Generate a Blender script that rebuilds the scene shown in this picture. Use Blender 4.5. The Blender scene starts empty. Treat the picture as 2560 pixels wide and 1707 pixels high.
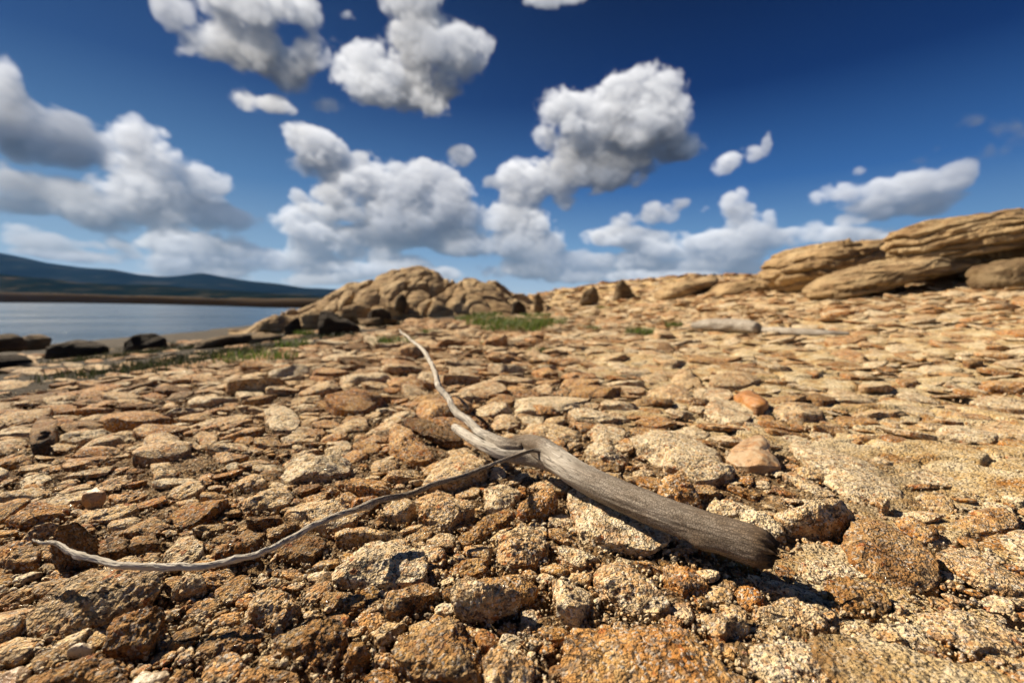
import bpy, math, random
import numpy as np
from mathutils import Vector

# ------------------------------------------------------------------ camera
SC = bpy.context.scene
COL = SC.collection
CAM_H = 0.35
PITCH = math.radians(5.15)
F = 1137.8                       # focal length in pixels of the 2560 wide photograph (16 mm on 36 mm)
cam_data = bpy.data.cameras.new('camera')
cam_data.lens = 16.0
cam_data.sensor_width = 36.0
cam_data.clip_start = 0.02
cam_data.clip_end = 60000.0
cam_data.dof.use_dof = True
cam_data.dof.focus_distance = 0.60
cam_data.dof.aperture_fstop = 3.5
cam = bpy.data.objects.new('camera', cam_data)
cam.location = (0, 0, CAM_H)
cam.rotation_euler = (math.pi / 2 - PITCH, 0, 0)
COL.objects.link(cam)
SC.camera = cam

# ------------------------------------------------------------------ sun, exposure
SUN_AZ = math.radians(-60)       # left of the viewing direction (+Y)
SUN_EL = math.radians(41)
sun_dir = Vector((math.sin(SUN_AZ) * math.cos(SUN_EL), math.cos(SUN_AZ) * math.cos(SUN_EL), math.sin(SUN_EL)))
sd = bpy.data.lights.new('sun', 'SUN')
sd.energy = 5.0
sd.angle = math.radians(0.5)
sd.color = (1.0, 0.86, 0.66)
sun = bpy.data.objects.new('sun', sd)
sun.rotation_euler = sun_dir.to_track_quat('Z', 'Y').to_euler()
sun.location = (-5, 3, 5)
COL.objects.link(sun)
SC.view_settings.view_transform = 'Standard'
SC.view_settings.look = 'None'
SC.view_settings.exposure = 0.95
SC.view_settings.gamma = 1.0
cy = SC.cycles
cy.max_bounces = 5
cy.diffuse_bounces = 2
cy.glossy_bounces = 2
cy.transmission_bounces = 2
cy.volume_bounces = 0
cy.transparent_max_bounces = 4
cy.use_denoising = True
cy.use_adaptive_sampling = True
cy.adaptive_threshold = 0.02
cy.sample_clamp_indirect = 4.0

# ------------------------------------------------------------------ node helper
class NT:
    """small helper that builds node trees by function calls"""
    def __init__(s, tree):
        s.t = tree; s.n = tree.nodes; s.l = tree.links; s.n.clear()
    def new(s, typ, **kw):
        nd = s.n.new(typ)
        for k, v in kw.items(): setattr(nd, k, v)
        return nd
    def put(s, sock, v):
        if isinstance(v, bpy.types.NodeSocket): s.l.new(v, sock)
        elif v is not None:
            if sock.type == 'RGBA' and len(v) == 3: v = (*v, 1.0)
            sock.default_value = v
    def m(s, op, a, b=None, c=None, clamp=False):
        nd = s.new('ShaderNodeMath', operation=op, use_clamp=clamp)
        for k, v in enumerate((a, b, c)): s.put(nd.inputs[k], v)
        return nd.outputs[0]
    def v(s, op, a, b=None, c=None):
        nd = s.new('ShaderNodeVectorMath', operation=op)
        s.put(nd.inputs[0], a); s.put(nd.inputs[1], b)
        if c is not None: s.put(nd.inputs[2], c)
        return nd.outputs['Value'] if op in ('DOT_PRODUCT', 'LENGTH', 'DISTANCE') else nd.outputs[0]
    def vs(s, a, k):
        nd = s.new('ShaderNodeVectorMath', operation='SCALE')
        s.put(nd.inputs[0], a); s.put(nd.inputs['Scale'], k)
        return nd.outputs[0]
    def mix(s, f, a, b, blend='MIX'):
        nd = s.new('ShaderNodeMix', data_type='RGBA', blend_type=blend)
        s.put(nd.inputs[0], f); s.put(nd.inputs[6], a); s.put(nd.inputs[7], b)
        return nd.outputs[2]
    def rng(s, v, a, b, c=0.0, d=1.0, smooth=False):
        nd = s.new('ShaderNodeMapRange')
        if smooth: nd.interpolation_type = 'SMOOTHSTEP'
        s.put(nd.inputs[0], v)
        for k, x in enumerate((a, b, c, d)): s.put(nd.inputs[k + 1], x)
        return nd.outputs[0]
    def noise(s, co, scale, detail=3.0, rough=0.5, dist=0.0, out=0, lac=2.0):
        nd = s.new('ShaderNodeTexNoise')
        s.put(nd.inputs['Vector'], co); nd.inputs['Scale'].default_value = scale
        nd.inputs['Detail'].default_value = detail; nd.inputs['Roughness'].default_value = rough
        nd.inputs['Distortion'].default_value = dist; nd.inputs['Lacunarity'].default_value = lac
        return nd.outputs[out]
    def voro(s, co, scale, feature='F1', out='Distance', rnd=1.0):
        nd = s.new('ShaderNodeTexVoronoi', feature=feature)
        s.put(nd.inputs['Vector'], co); nd.inputs['Scale'].default_value = scale
        nd.inputs['Randomness'].default_value = rnd
        return nd.outputs[out]
    def ramp(s, f, stops):
        nd = s.new('ShaderNodeValToRGB')
        e = nd.color_ramp.elements
        while len(e) < len(stops): e.new(0.5)
        for el, (p, c) in zip(e, stops): el.position = p; el.color = (*c, 1.0)
        s.put(nd.inputs[0], f)
        return nd.outputs[0]

def ray(px, py):
    """unit direction of the line of sight through a pixel of the 2560x1707 photograph"""
    u = (px - 1280.0) / F; v = (py - 853.5) / F
    c, s = math.cos(PITCH), math.sin(PITCH)
    return Vector((u, c - v * s, -s - v * c)).normalized()

# ------------------------------------------------------------------ sky
K = 2560 / 2352
# cumulus banks: direction given in photograph coordinates (2352 wide), radii, tone (+ bright, - shaded base)
CLOUDS = [
 (400,25,50,60,.1),(455,100,75,50,.15),(540,45,110,90,.25),(560,120,110,60,.1),(640,130,90,70,-.25),(660,180,62,52,-.45),(572,228,72,28,.25),(640,246,40,20,.15),
 (700,20,55,50,.15),(600,0,120,60,.2),(715,120,40,45,.15),
 (820,140,70,65,.25),(850,200,90,50,.25),(905,130,90,70,.1),(945,30,75,110,.15),(1000,110,85,80,-.05),(960,225,110,60,.1),(1065,115,65,60,.1),(1060,180,60,60,-.1),(950,-20,70,70,.2),(1115,95,25,35,.1),
 (15,180,45,60,.1),(20,250,80,70,-.15),(100,290,100,50,-.3),(180,320,75,50,-.3),(60,320,120,45,-.8),(160,350,90,35,-.9),
 (300,305,50,50,.5),(290,365,70,70,.4),(370,350,60,60,.35),(290,440,90,45,.35),(390,430,70,60,-.15),(330,480,110,35,-.1),(450,400,40,40,.3),(490,425,50,40,.1),(460,480,80,45,-.6),(510,500,80,28,-.8),
 (30,410,70,45,-.1),(60,450,90,45,-.4),(150,450,80,40,.1),(190,480,70,40,.15),(230,515,80,30,-.6),(60,480,110,22,-.7),
 (390,520,50,45,.5),(400,570,80,40,.5),(480,570,100,45,-.2),(560,590,90,32,-.3),(440,610,120,22,-.1),(620,600,60,30,.1),
 (20,520,40,22,.1),(90,545,55,28,.2),(140,560,60,20,-.1),(100,585,80,12,-.1),(300,585,30,10,.0),
 (688,318,48,36,.5),(730,340,65,45,.2),(780,360,60,40,-.1),(730,385,60,28,-.4),
 (680,445,20,20,.4),(780,430,70,45,.35),(760,470,75,50,.3),(860,390,70,45,.2),(860,450,110,70,.2),(950,400,60,50,.1),(975,400,35,35,.5),(970,460,100,70,-.1),(1050,460,60,60,.25),(1060,510,65,50,-.3),(900,510,130,45,-.1),(960,540,140,35,-.55),(700,510,75,40,.5),(740,545,90,30,.2),(1020,400,30,25,.1),(1060,360,30,22,-.2),(880,545,150,22,-.4),
 (700,575,55,32,.4),(760,590,80,32,.1),(850,575,60,22,-.1),(900,590,50,38,.45),(780,640,70,16,.2),(700,610,80,20,-.1),(850,620,90,20,.1),
 (1190,480,60,60,.5),(1200,430,60,40,.2),(1230,540,70,70,.3),(1160,520,60,50,.3),(1150,570,120,32,-.1),(1060,565,70,25,.3),(1240,590,80,40,-.2),(1280,620,100,32,-.3),(1180,620,90,18,.0),(1330,600,50,30,-.2),
 (1430,190,45,48,.6),(1490,185,55,52,.6),(1540,215,45,55,.5),(1560,270,38,50,.3),(1400,240,70,60,.35),(1470,270,100,70,.1),(1290,235,60,42,.2),(1310,290,90,70,.1),(1400,330,120,75,-.25),(1500,340,100,60,-.5),(1570,345,60,36,-.7),(1360,400,90,50,-.3),(1200,400,60,42,.4),(1250,430,60,42,.3),(1290,400,60,50,.1),(1420,400,80,40,-.6),(1245,320,25,25,.1),(1300,455,30,30,.2),
 (1660,385,42,36,.3),(1700,360,42,30,.2),(1745,350,30,26,.0),(1762,322,14,22,-.1),
 (1430,515,36,32,.5),(1400,545,60,20,.3),(1460,545,60,24,-.1),(1500,490,38,26,.2),(1545,500,22,16,.0),(1540,560,70,34,.45),(1490,585,60,24,.1),(1617,483,14,12,.1),
 (1690,475,42,40,.6),(1720,510,55,42,.5),(1690,545,80,35,.3),(1640,560,60,26,.3),(1745,545,80,28,-.2),(1772,500,18,24,.4),(1810,550,60,22,.3),(1850,520,40,22,.2),(1740,575,90,20,-.3),
 (1905,455,55,34,.3),(1990,450,75,40,.35),(2070,430,80,38,.15),(2150,420,80,42,-.05),(2200,400,45,40,-.2),(2010,485,110,24,-.5),(2140,470,90,24,-.5),(1975,392,20,13,-.1),
 (1930,530,60,28,.4),(1990,545,80,22,.3),(2060,550,70,14,.1),(1890,545,50,18,.2),
 (1620,620,110,26,-.05),(1680,595,70,22,.1),(1470,620,80,20,.3),(1400,640,120,18,.2),(1560,640,100,16,.2),(1740,620,60,20,-.1),
 (40,560,80,22,.0),(190,592,90,15,.0),(265,560,60,17,-.1),(520,632,80,16,.1),(690,645,60,14,.1),(330,640,90,12,-.1),(1010,630,70,16,.1),(950,610,40,20,.3),(1400,600,70,18,.1),(1560,470,26,14,-.1),(1600,600,60,20,.3),(1130,420,30,16,-.3),(300,480,60,18,.1),(60,360,60,20,-.5),
 (800,40,32,18,-.2),(1290,0,90,24,-.1),(755,250,35,22,-.7),(2130,345,60,30,-1.0),(2200,300,70,40,-1.0),(2290,330,90,40,-1.0),(2330,290,60,30,-1.0),
]
W = bpy.data.worlds.new('World')
SC.world = W
W.use_nodes = True
g = NT(W.node_tree)
STR = 0.10
tc = g.new('ShaderNodeTexCoord').outputs['Generated']
d = g.v('NORMALIZE', tc)
s0 = g.new('ShaderNodeSeparateXYZ'); g.put(s0.inputs[0], d)
az0 = g.m('ARCTAN2', s0.outputs[0], s0.outputs[1])
el0 = g.m('ARCSINE', s0.outputs[2])
# clear air: Nishita sky, polarised deep blue away from the sun
sky = g.new('ShaderNodeTexSky', sky_type='NISHITA')
sky.sun_disc = False; sky.sun_elevation = SUN_EL; sky.sun_rotation = SUN_AZ
sky.air_density = 1.0; sky.dust_density = 0.3; sky.ozone_density = 2.5; sky.altitude = 500
blue_l = g.ramp(g.rng(el0, 0, 0.75), [(0.0, (.42, .51, .57)), (0.13, (.22, .34, .46)), (0.3, (.085, .19, .35)), (0.52, (.024, .075, .20)), (0.8, (.012, .040, .12)), (1.0, (.009, .030, .09))])
blue_r = g.ramp(g.rng(el0, 0, 0.75), [(0.0, (.36, .47, .57)), (0.13, (.14, .28, .46)), (0.3, (.032, .115, .31)), (0.52, (.004, .028, .12)), (0.8, (.0012, .008, .042)), (1.0, (.0006, .005, .028))])
blue = g.mix(g.rng(az0, -0.85, 0.45, smooth=True), blue_l, blue_r)
hor = g.rng(el0, -0.12, 0.0)
nish = g.mix(1.0, sky.outputs[0], (.012, .015, .020), 'MULTIPLY')
blue = g.mix(g.rng(el0, .12, .50, 0, .55), blue, g.mix(1.0, blue, (.45, .55, .72), 'MULTIPLY'))
blue = g.mix(hor, (.10, .11, .12), g.mix(0.10, blue, nish))
blueS = g.vs(blue, 1 / STR)

# cumulus field: a voxel density over azimuth x elevation x depth, lit by marching towards a chosen frontal light, base shade painted by tone
def spline_matrix(n, m, cell, off):
    """cubic B-spline weights that spread m lattice values over n voxels"""
    x = np.arange(n) / cell + off; k = np.floor(x).astype(int); f = (x - k)[:, None]
    w = np.hstack([(1 - f) ** 3, 3 * f ** 3 - 6 * f ** 2 + 4, -3 * f ** 3 + 3 * f ** 2 + 3 * f + 1, f ** 3]) / 6
    M = np.zeros((n, m), np.float32)
    for a in range(4): M[np.arange(n), k + a] += w[:, a]
    return M
def lattice_noise(shape, cells, rs):
    dims = [int(n / c) + 5 for n, c in zip(shape, cells)]
    a = rs.uniform(-1, 1, dims).astype(np.float32)
    for ax, (n, c) in enumerate(zip(shape, cells)):
        a = np.moveaxis(np.tensordot(spline_matrix(n, a.shape[ax], c, rs.rand()), a, axes=(1, ax)), 0, ax)
    return a * 2.2
A0, A1, E0, E1, DZ = -1.05, 1.05, -0.02, 0.74, 0.13
def cloud_field():
    h = 0.0022; nx, ny, nz = int((A1 - A0) / h), int((E1 - E0) / h), 56
    hz = 2 * DZ / nz; rs = np.random.RandomState(5)
    X = (A0 + (np.arange(nx) + .5) * h).astype(np.float32); Y = (E0 + (np.arange(ny) + .5) * h).astype(np.float32)
    Z = (-DZ + (np.arange(nz) + .5) * hz).astype(np.float32)
    B = np.zeros((nx, ny, nz), np.float32); G = np.zeros_like(B)
    for (a0, e0, ra, re, b) in BL:
        kk = 1.22 if re < .022 else 1.08 if re < .035 else 1.0; ra *= kk; re *= kk
        rz = min(max(ra, re), 0.10) * .9; z0 = rs.uniform(-.3, .3) * rz - b * .02
        ix = slice(*np.clip(np.searchsorted(X, (a0 - ra * 1.5, a0 + ra * 1.5)), 0, nx)); iy = slice(*np.clip(np.searchsorted(Y, (e0 - re * 1.5, e0 + re * 1.5)), 0, ny))
        q = ((X[ix, None, None] - a0) / ra) ** 2 + ((Y[None, iy, None] - e0) / re) ** 2 + ((Z - z0) / rz) ** 2
        wisp = 0.35 if b <= -1 else 1.0
        v = np.clip(1 - q / 1.30, 0, 1)
        B[ix, iy] += v * wisp
        G[ix, iy] += v * (b - .05)
    G /= np.maximum(B, .05)
    B = np.minimum(B, 1.2)
    n = np.zeros_like(B)
    for c, a in ((22, .50), (11, .42), (6, .28), (3.2, .16)):
        n += a * (np.abs(lattice_noise(B.shape, (c, c * .85, c * .55), rs)) * 2.0 - 0.85)
    n += .46 * lattice_noise(B.shape, (30, 16, 18), rs)
    for c, a in ((9, .24), (4.5, .20), (2.4, .15)): n += a * lattice_noise(B.shape, (c * 1.3, c, c), rs)
    R = B + n * .78 * np.clip(B * 5, 0, 1) * (1.12 - .42 * np.clip(B, 0, 1))
    R = np.clip((R - .30) / .56, 0, 1) ** 1.35; R *= R * (3 - 2 * R) * .5 + .5
    R *= np.clip(B * 2.2, .12, 1)
    del B, n
    # light: optical depth towards the chosen frontal light on a half resolution copy
    L = R[:nx // 2 * 2, :ny // 2 * 2].reshape(nx // 2, 2, ny // 2, 2, nz // 2, 2).mean((1, 3, 5))
    T = np.zeros_like(L); U = np.zeros_like(L)
    sx, sy, sz = -.50, .78, -.30
    def shift(A, dx, dy, dz):
        O = np.zeros_like(A); sl = []; sr = []
        for n_, k in zip(A.shape, (dx, dy, dz)):
            sl.append(slice(max(0, -k), n_ - max(0, k))); sr.append(slice(max(0, k), n_ - max(0, -k)))
        O[tuple(sl)] = A[tuple(sr)]
        return O
    st = 0.0; ln = 1.0
    for k in range(8):
        st += ln; T += shift(L, round(sx * st), round(sy * st), round(sz * st * 2 * h / hz)) * ln
        if k % 2: U += shift(L, 0, round(st), 0) * ln * 2
        ln *= 1.28
    Iq = 0.62 * np.exp(-T * .36) + 0.40 * np.exp(-T * .09)
    Aq = np.exp(-U * .06)
    def up(A):
        A = np.repeat(A, 2, 2); A = np.repeat(A, 2, 0); A = np.repeat(A, 2, 1)
        for ax in (0, 1): A[tuple(slice(1, -1) if q == ax else slice(None) for q in range(3))] = .25 * (A.take(range(0, A.shape[ax] - 2), ax) + 2 * A.take(range(1, A.shape[ax] - 1), ax) + A.take(range(2, A.shape[ax]), ax))
        return A
    Iq = up(Iq); Aq = up(Aq); G = G[:Iq.shape[0], :Iq.shape[1]]; Iq *= np.clip(.93 + 1.0 * G, .14, 1.15); R = R[:Iq.shape[0], :Iq.shape[1]]
    tr = np.ones(R.shape[:2], np.float32); I = np.zeros_like(tr); Am = np.zeros_like(tr)
    for k in range(Iq.shape[2]):
        a = 1 - np.exp(-R[:, :, k] * .20)
        I += tr * a * Iq[:, :, k]; Am += tr * a * Aq[:, :, k]; tr *= 1 - a
    al = 1 - tr; inv = 1 / np.maximum(al, 1e-3)
    return al, I * inv, Am * inv
BL = []
for (cx_, cy_, rx, ry, b) in CLOUDS:
    dr = ray(cx_ * K, cy_ * K)
    a0 = math.atan2(dr.x, dr.y); e0 = math.asin(dr.z)
    dx = ray((cx_ + 10) * K, cy_ * K); dz = ray(cx_ * K, (cy_ - 10) * K)
    BL.append((a0, e0, abs(math.atan2(dx.x, dx.y) - a0) / 10 * rx, abs(math.asin(dz.z) - e0) / 10 * ry, b))
al, Li, Am = cloud_field()
img = bpy.data.images.new('cloud_field', al.shape[0], al.shape[1], alpha=False, float_buffer=True)
img.colorspace_settings.name = 'Non-Color'
buf = np.ones((al.shape[1], al.shape[0], 4), np.float32)
buf[..., 0] = al.T; buf[..., 1] = Li.T; buf[..., 2] = Am.T
img.pixels.foreach_set(buf.ravel())
uvn = g.new('ShaderNodeCombineXYZ')
g.put(uvn.inputs[0], g.rng(az0, A0, A1)); g.put(uvn.inputs[1], g.rng(el0, E0, E1))
ti = g.new('ShaderNodeTexImage', extension='EXTEND'); ti.image = img
g.put(ti.inputs[0], uvn.outputs[0])
sc_ = g.new('ShaderNodeSeparateColor'); g.put(sc_.inputs[0], ti.outputs[0])
inb = g.m('MULTIPLY', g.m('MULTIPLY', g.m('GREATER_THAN', az0, A0), g.m('LESS_THAN', az0, A1)), g.m('MULTIPLY', g.m('GREATER_THAN', el0, E0), g.m('LESS_THAN', el0, E1)))
# elsewhere: plain cumulus noise
nf = g.rng(g.noise(g.v('MULTIPLY', d, (1, 1, 2.2)), 2.6, 4.0, 0.55), 0.60, 0.68)
nf = g.m('MULTIPLY', nf, g.rng(el0, 0.0, 0.15))
alpha = g.mix(inb, nf, sc_.outputs[0])
ccol = g.v('ADD', g.vs((.76, .72, .66), g.m('POWER', sc_.outputs[1], 1.15)), g.vs((.070, .100, .160), sc_.outputs[2]))
ccol = g.mix(g.rng(el0, 0.28, 0.0, 0.0, 0.50), ccol, g.mix(0.35, blue, (.42, .46, .50)))          # haze before the low banks, mixed into their colour
ccol = g.mix(inb, (.42, .44, .47), ccol)
b_ = g.new('ShaderNodeBackground'); b_.inputs[1].default_value = STR
g.put(b_.inputs[0], g.vs(g.mix(alpha, blueS, g.vs(ccol, 1 / STR)), .68))
g.put(g.new('ShaderNodeOutputWorld').inputs[0], b_.outputs[0])
W.cycles.sampling_method = 'MANUAL'
W.cycles.sample_map_resolution = 256

# ------------------------------------------------------------------ numpy noise
def _hash(ix, iy, iz, seed):
    h = (ix.astype(np.uint32) * np.uint32(374761393)) ^ (iy.astype(np.uint32) * np.uint32(668265263)) ^ (iz.astype(np.uint32) * np.uint32(2246822519)) ^ np.uint32(seed * 7919 + 13)
    h = (h ^ (h >> np.uint32(13))) * np.uint32(1274126177)
    h ^= h >> np.uint32(16)
    return (h & np.uint32(0xffffff)).astype(np.float32) / 8388607.5 - 1.0
def vnoise(P, seed=0):
    """smooth value noise in -1..1 at an array of points (n, 3)"""
    P = np.asarray(P, np.float32); f0 = np.floor(P); I = f0.astype(np.int64); f = P - f0
    f = f * f * f * (f * (f * 6 - 15) + 10)
    r = 0
    for a in (0, 1):
        wa = f[:, 0] if a else 1 - f[:, 0]
        for b in (0, 1):
            wb = f[:, 1] if b else 1 - f[:, 1]
            for c in (0, 1):
                wc = f[:, 2] if c else 1 - f[:, 2]
                r = r + wa * wb * wc * _hash(I[:, 0] + a, I[:, 1] + b, I[:, 2] + c, seed)
    return r
def fbm(P, octaves=4, seed=0, gain=0.5):
    r = 0; a = 1.0; s = 1.0
    for k in range(octaves):
        r = r + a * vnoise(P * s + k * 17.3, seed + k); a *= gain; s *= 2.03
    return r
def worley(P, seed=0):
    """distance to the two nearest jittered points of a unit lattice in the plane, and the id of the nearest"""
    I = np.floor(P).astype(np.int64); f1 = np.full(len(P), 9.0); f2 = np.full(len(P), 9.0); idn = np.zeros(len(P))
    z = np.zeros(len(P), np.int64)
    for a in (-1, 0, 1):
        for b in (-1, 0, 1):
            cx_ = I[:, 0] + a; cy_ = I[:, 1] + b
            jx = _hash(cx_, cy_, z, seed) * .5 + .5; jy = _hash(cx_, cy_, z + 1, seed) * .5 + .5
            dd = np.hypot(cx_ + jx - P[:, 0], cy_ + jy - P[:, 1])
            n = dd < f1
            f2 = np.where(n, f1, np.minimum(f2, dd)); idn = np.where(n, _hash(cx_, cy_, z + 2, seed), idn); f1 = np.where(n, dd, f1)
    return f1, f2, idn
def sstep(x, a, b):
    t = np.clip((x - a) / (b - a), 0, 1)
    return t * t * (3 - 2 * t)

# ------------------------------------------------------------------ terrain
WATER_Z = -2.0
def terrain_exact(x, y):
    """height of the ground: a stony shelf that falls to the lake on one side and climbs to a ridge on the other"""
    x = np.asarray(x, float); y = np.asarray(y, float)
    r = np.hypot(x, y)
    z = np.zeros(np.broadcast(x, y).shape)
    L = np.maximum(0, -x - 1.45 + .15 * np.sin(y * 1.3)); L = L * L / (L + .5)
    z -= .092 * L * sstep(y, -30, 2)
    R = np.maximum(0, x - 1.3); R = R * R / (R + 1.2)
    z += 1.05 * np.tanh(.172 * R / 1.05)
    u = x / np.maximum(y, 1.0)
    z += sstep(u, -.12, .12) * .86 * sstep(y, 7, 32)
    P = np.stack([x.ravel(), y.ravel(), np.zeros(x.size)], 1)
    z += (.022 * fbm(P * .9, 2, 3) * sstep(r, .9, 2.5).ravel()).reshape(z.shape)
    z += (.10 * fbm(P * .12, 3, 9) * sstep(r, 4, 12).ravel()).reshape(z.shape)
    z = np.where(y > 45, z - (y - 45) * .02, z)
    return np.maximum(z, -6.0)

_tx = np.r_[-400, -140, np.arange(-75, -12, .5), np.arange(-12, 12, .05), np.arange(12, 75, .5), 140, 400]
_ty = np.r_[-400, -80, np.arange(-20, -1, .5), np.arange(-1, 14, .05), np.arange(14, 75, .5), 140, 400]
_tz = terrain_exact(*np.meshgrid(_tx, _ty, indexing='ij'))
_txl, _tyl, _tzl = _tx.tolist(), _ty.tolist(), _tz.tolist()
from bisect import bisect_right
def terrain(x, y):
    if isinstance(x, np.ndarray):
        i = np.clip(np.searchsorted(_tx, x) - 1, 0, len(_tx) - 2); j = np.clip(np.searchsorted(_ty, y) - 1, 0, len(_ty) - 2)
        a = np.clip((x - _tx[i]) / (_tx[i + 1] - _tx[i]), 0, 1); b = np.clip((y - _ty[j]) / (_ty[j + 1] - _ty[j]), 0, 1)
        return (_tz[i, j] * (1 - a) + _tz[i + 1, j] * a) * (1 - b) + (_tz[i, j + 1] * (1 - a) + _tz[i + 1, j + 1] * a) * b
    i = min(max(bisect_right(_txl, x) - 1, 0), len(_txl) - 2); j = min(max(bisect_right(_tyl, y) - 1, 0), len(_tyl) - 2)
    a = (x - _txl[i]) / (_txl[i + 1] - _txl[i]); b = (y - _tyl[j]) / (_tyl[j + 1] - _tyl[j])
    return (_tzl[i][j] * (1 - a) + _tzl[i + 1][j] * a) * (1 - b) + (_tzl[i][j + 1] * (1 - a) + _tzl[i + 1][j + 1] * a) * b

def hit(px, py, dz=0.0):
    """the point dz above the ground seen through a pixel"""
    d_ = ray(px, py); lo, hi = .05, 60.0
    t = .1; prev = .1
    while t < 80:
        q = Vector((0, 0, CAM_H)) + d_ * t
        if q.z < float(terrain(q.x, q.y)) + dz: break
        prev = t; t *= 1.03
    lo, hi = prev, t
    for _ in range(22):
        m = (lo + hi) / 2; q = Vector((0, 0, CAM_H)) + d_ * m
        if q.z < float(terrain(q.x, q.y)) + dz: hi = m
        else: lo = m
    return Vector((0, 0, CAM_H)) + d_ * hi
def at_height(px, py, z):
    d_ = ray(px, py); t = (z - CAM_H) / d_.z
    return Vector((0, 0, CAM_H)) + d_ * t

# ------------------------------------------------------------------ mesh helpers
def mesh_obj(name, V, Fc, mat, parent=None, smooth=True, attrs=None, loc=None, uv=None):
    """V (n,3) array, Fc (m,k) array of k-gons"""
    V = np.ascontiguousarray(V, np.float32); Fc = np.ascontiguousarray(Fc, np.int32)
    me = bpy.data.meshes.new(name)
    m, k = Fc.shape
    me.vertices.add(len(V)); me.vertices.foreach_set('co', V.ravel())
    me.loops.add(m * k); me.loops.foreach_set('vertex_index', Fc.ravel())
    me.polygons.add(m); me.polygons.foreach_set('loop_start', np.arange(0, m * k, k, dtype=np.int32))
    if smooth: me.polygons.foreach_set('use_smooth', np.ones(m, bool))
    for an, av in (attrs or {}).items():
        av = np.ascontiguousarray(av, np.float32)
        if av.ndim == 1: at = me.attributes.new(an, 'FLOAT', 'POINT'); at.data.foreach_set('value', av)
        else: at = me.attributes.new(an, 'FLOAT_VECTOR', 'POINT'); at.data.foreach_set('vector', av.ravel())
    me.update(calc_edges=True)
    me.materials.append(mat)
    o = bpy.data.objects.new(name, me)
    COL.objects.link(o)
    if parent is not None: o.parent = parent
    if loc is not None: o.location = loc
    return o
def tag(o, label=None, cat=None, group=None, kind=None):
    if label: o['label'] = label
    if cat: o['category'] = cat
    if group: o['group'] = group
    if kind: o['kind'] = kind
    return o
_ico = {}
def ico(n):
    if n in _ico: return _ico[n]
    import bmesh
    bm = bmesh.new(); bmesh.ops.create_icosphere(bm, subdivisions=n, radius=1.0)
    V = np.array([v.co[:] for v in bm.verts], np.float32); Fc = np.array([[v.index for v in f.verts] for f in bm.faces], np.int32)
    bm.free(); _ico[n] = (V, Fc)
    return _ico[n]
def grid_faces(nu, nv):
    i = np.arange(nu * nv).reshape(nu, nv)
    return np.stack([i[:-1, :-1].ravel(), i[1:, :-1].ravel(), i[1:, 1:].ravel(), i[:-1, 1:].ravel()], 1)

def stone_shape(sub, outline, h, seed, flat=4.0, cuts=7, rough=1.0, strata=0.0, fine=0.0012):
    """rock from an outline: outline is a function of the angle (metres), h its thickness; local coordinates"""
    rs = np.random.RandomState(seed)
    V, Fc = ico(sub)
    rho = np.hypot(V[:, 0], V[:, 1]); th = np.arctan2(V[:, 1], V[:, 0])
    s = 1 / (rho ** flat + np.abs(V[:, 2]) ** flat) ** (1 / flat)
    n = np.stack([V[:, 0] * s, V[:, 1] * s, V[:, 2] * s], 1)
    for _ in range(cuts):                                  # chip flat faces off the block
        a = rs.uniform(0, 2 * math.pi); e = rs.uniform(.1, 1.15) if rs.rand() < .8 else rs.uniform(-.6, .1)
        pn = np.array([math.cos(a) * math.cos(e), math.sin(a) * math.cos(e), math.sin(e)])
        lim = rs.uniform(.70, .95) if e > .8 else rs.uniform(.80, 1.05)
        dd = n @ pn - lim
        n -= np.clip(dd, 0, None)[:, None] * pn * .96
    R = outline(th)
    hn = n.copy()
    P = np.stack([n[:, 0] * R, n[:, 1] * R, n[:, 2] * h / 2], 1)
    size = float(np.mean(R))
    off = rs.uniform(-50, 50, 3)
    q = P / size
    nd = V * np.array([1, 1, .9])
    disp = fbm(q * 1.6 + off, 2, seed % 97) * .030 * size + (fbm(q * 5.0 + off, 4, seed % 89 + 5, .6) * .018 - np.clip(fbm(q * 3.1 + off, 2, 41) - .30, 0, 1) * .10) * size * rough
    if strata: disp += strata * size * np.clip(fbm(q * np.array([1.2, 1.2, 9]) + off, 3, 7), -.8, .8)
    P += nd * disp[:, None] * np.array([1, 1, min(1.0, h / size + .25)])
    if fine: P += nd * (fbm(P * 120 + off, 3, 31, .7)[:, None] * fine * 1.5)
    return P, Fc

def poly_outline(pts):
    """radius as a function of the angle for a (roughly star-shaped) polygon given around the origin"""
    pts = np.asarray(pts, float); A = pts; B = np.roll(pts, -1, 0)
    ang = np.linspace(-math.pi, math.pi, 181)[:-1]; rr = []
    for a in ang:
        c, s_ = math.cos(a), math.sin(a); best = 0
        e = B - A; den = c * e[:, 1] - s_ * e[:, 0]
        with np.errstate(divide='ignore', invalid='ignore'):
            t = (A[:, 0] * e[:, 1] - A[:, 1] * e[:, 0]) / den; w_ = (A[:, 0] * s_ - A[:, 1] * c) / den
        ok = (t > 0) & (w_ >= -.001) & (w_ <= 1.001)
        rr.append(t[ok].max() if ok.any() else np.nan)
    rr = np.array(rr)
    if np.isnan(rr).any(): rr[np.isnan(rr)] = np.nanmean(rr) if not np.isnan(rr).all() else np.ptp(pts, 0).mean() / 2
    k = np.array([1, 2, 3, 2, 1]) / 9.0
    rr = np.convolve(np.r_[rr[-2:], rr, rr[:2]], k, 'valid')
    a2 = np.r_[ang, math.pi]; r2 = np.r_[rr, rr[0]]
    return lambda th: np.interp(th, a2, r2)
def centroid(pts):
    p = np.asarray(pts, float); q = np.roll(p, -1, 0); c = p[:, 0] * q[:, 1] - q[:, 0] * p[:, 1]; a = c.sum()
    if abs(a) < 1e-9: return p.mean(0)
    return ((p + q) * c[:, None]).sum(0) / (3 * a)
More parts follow.
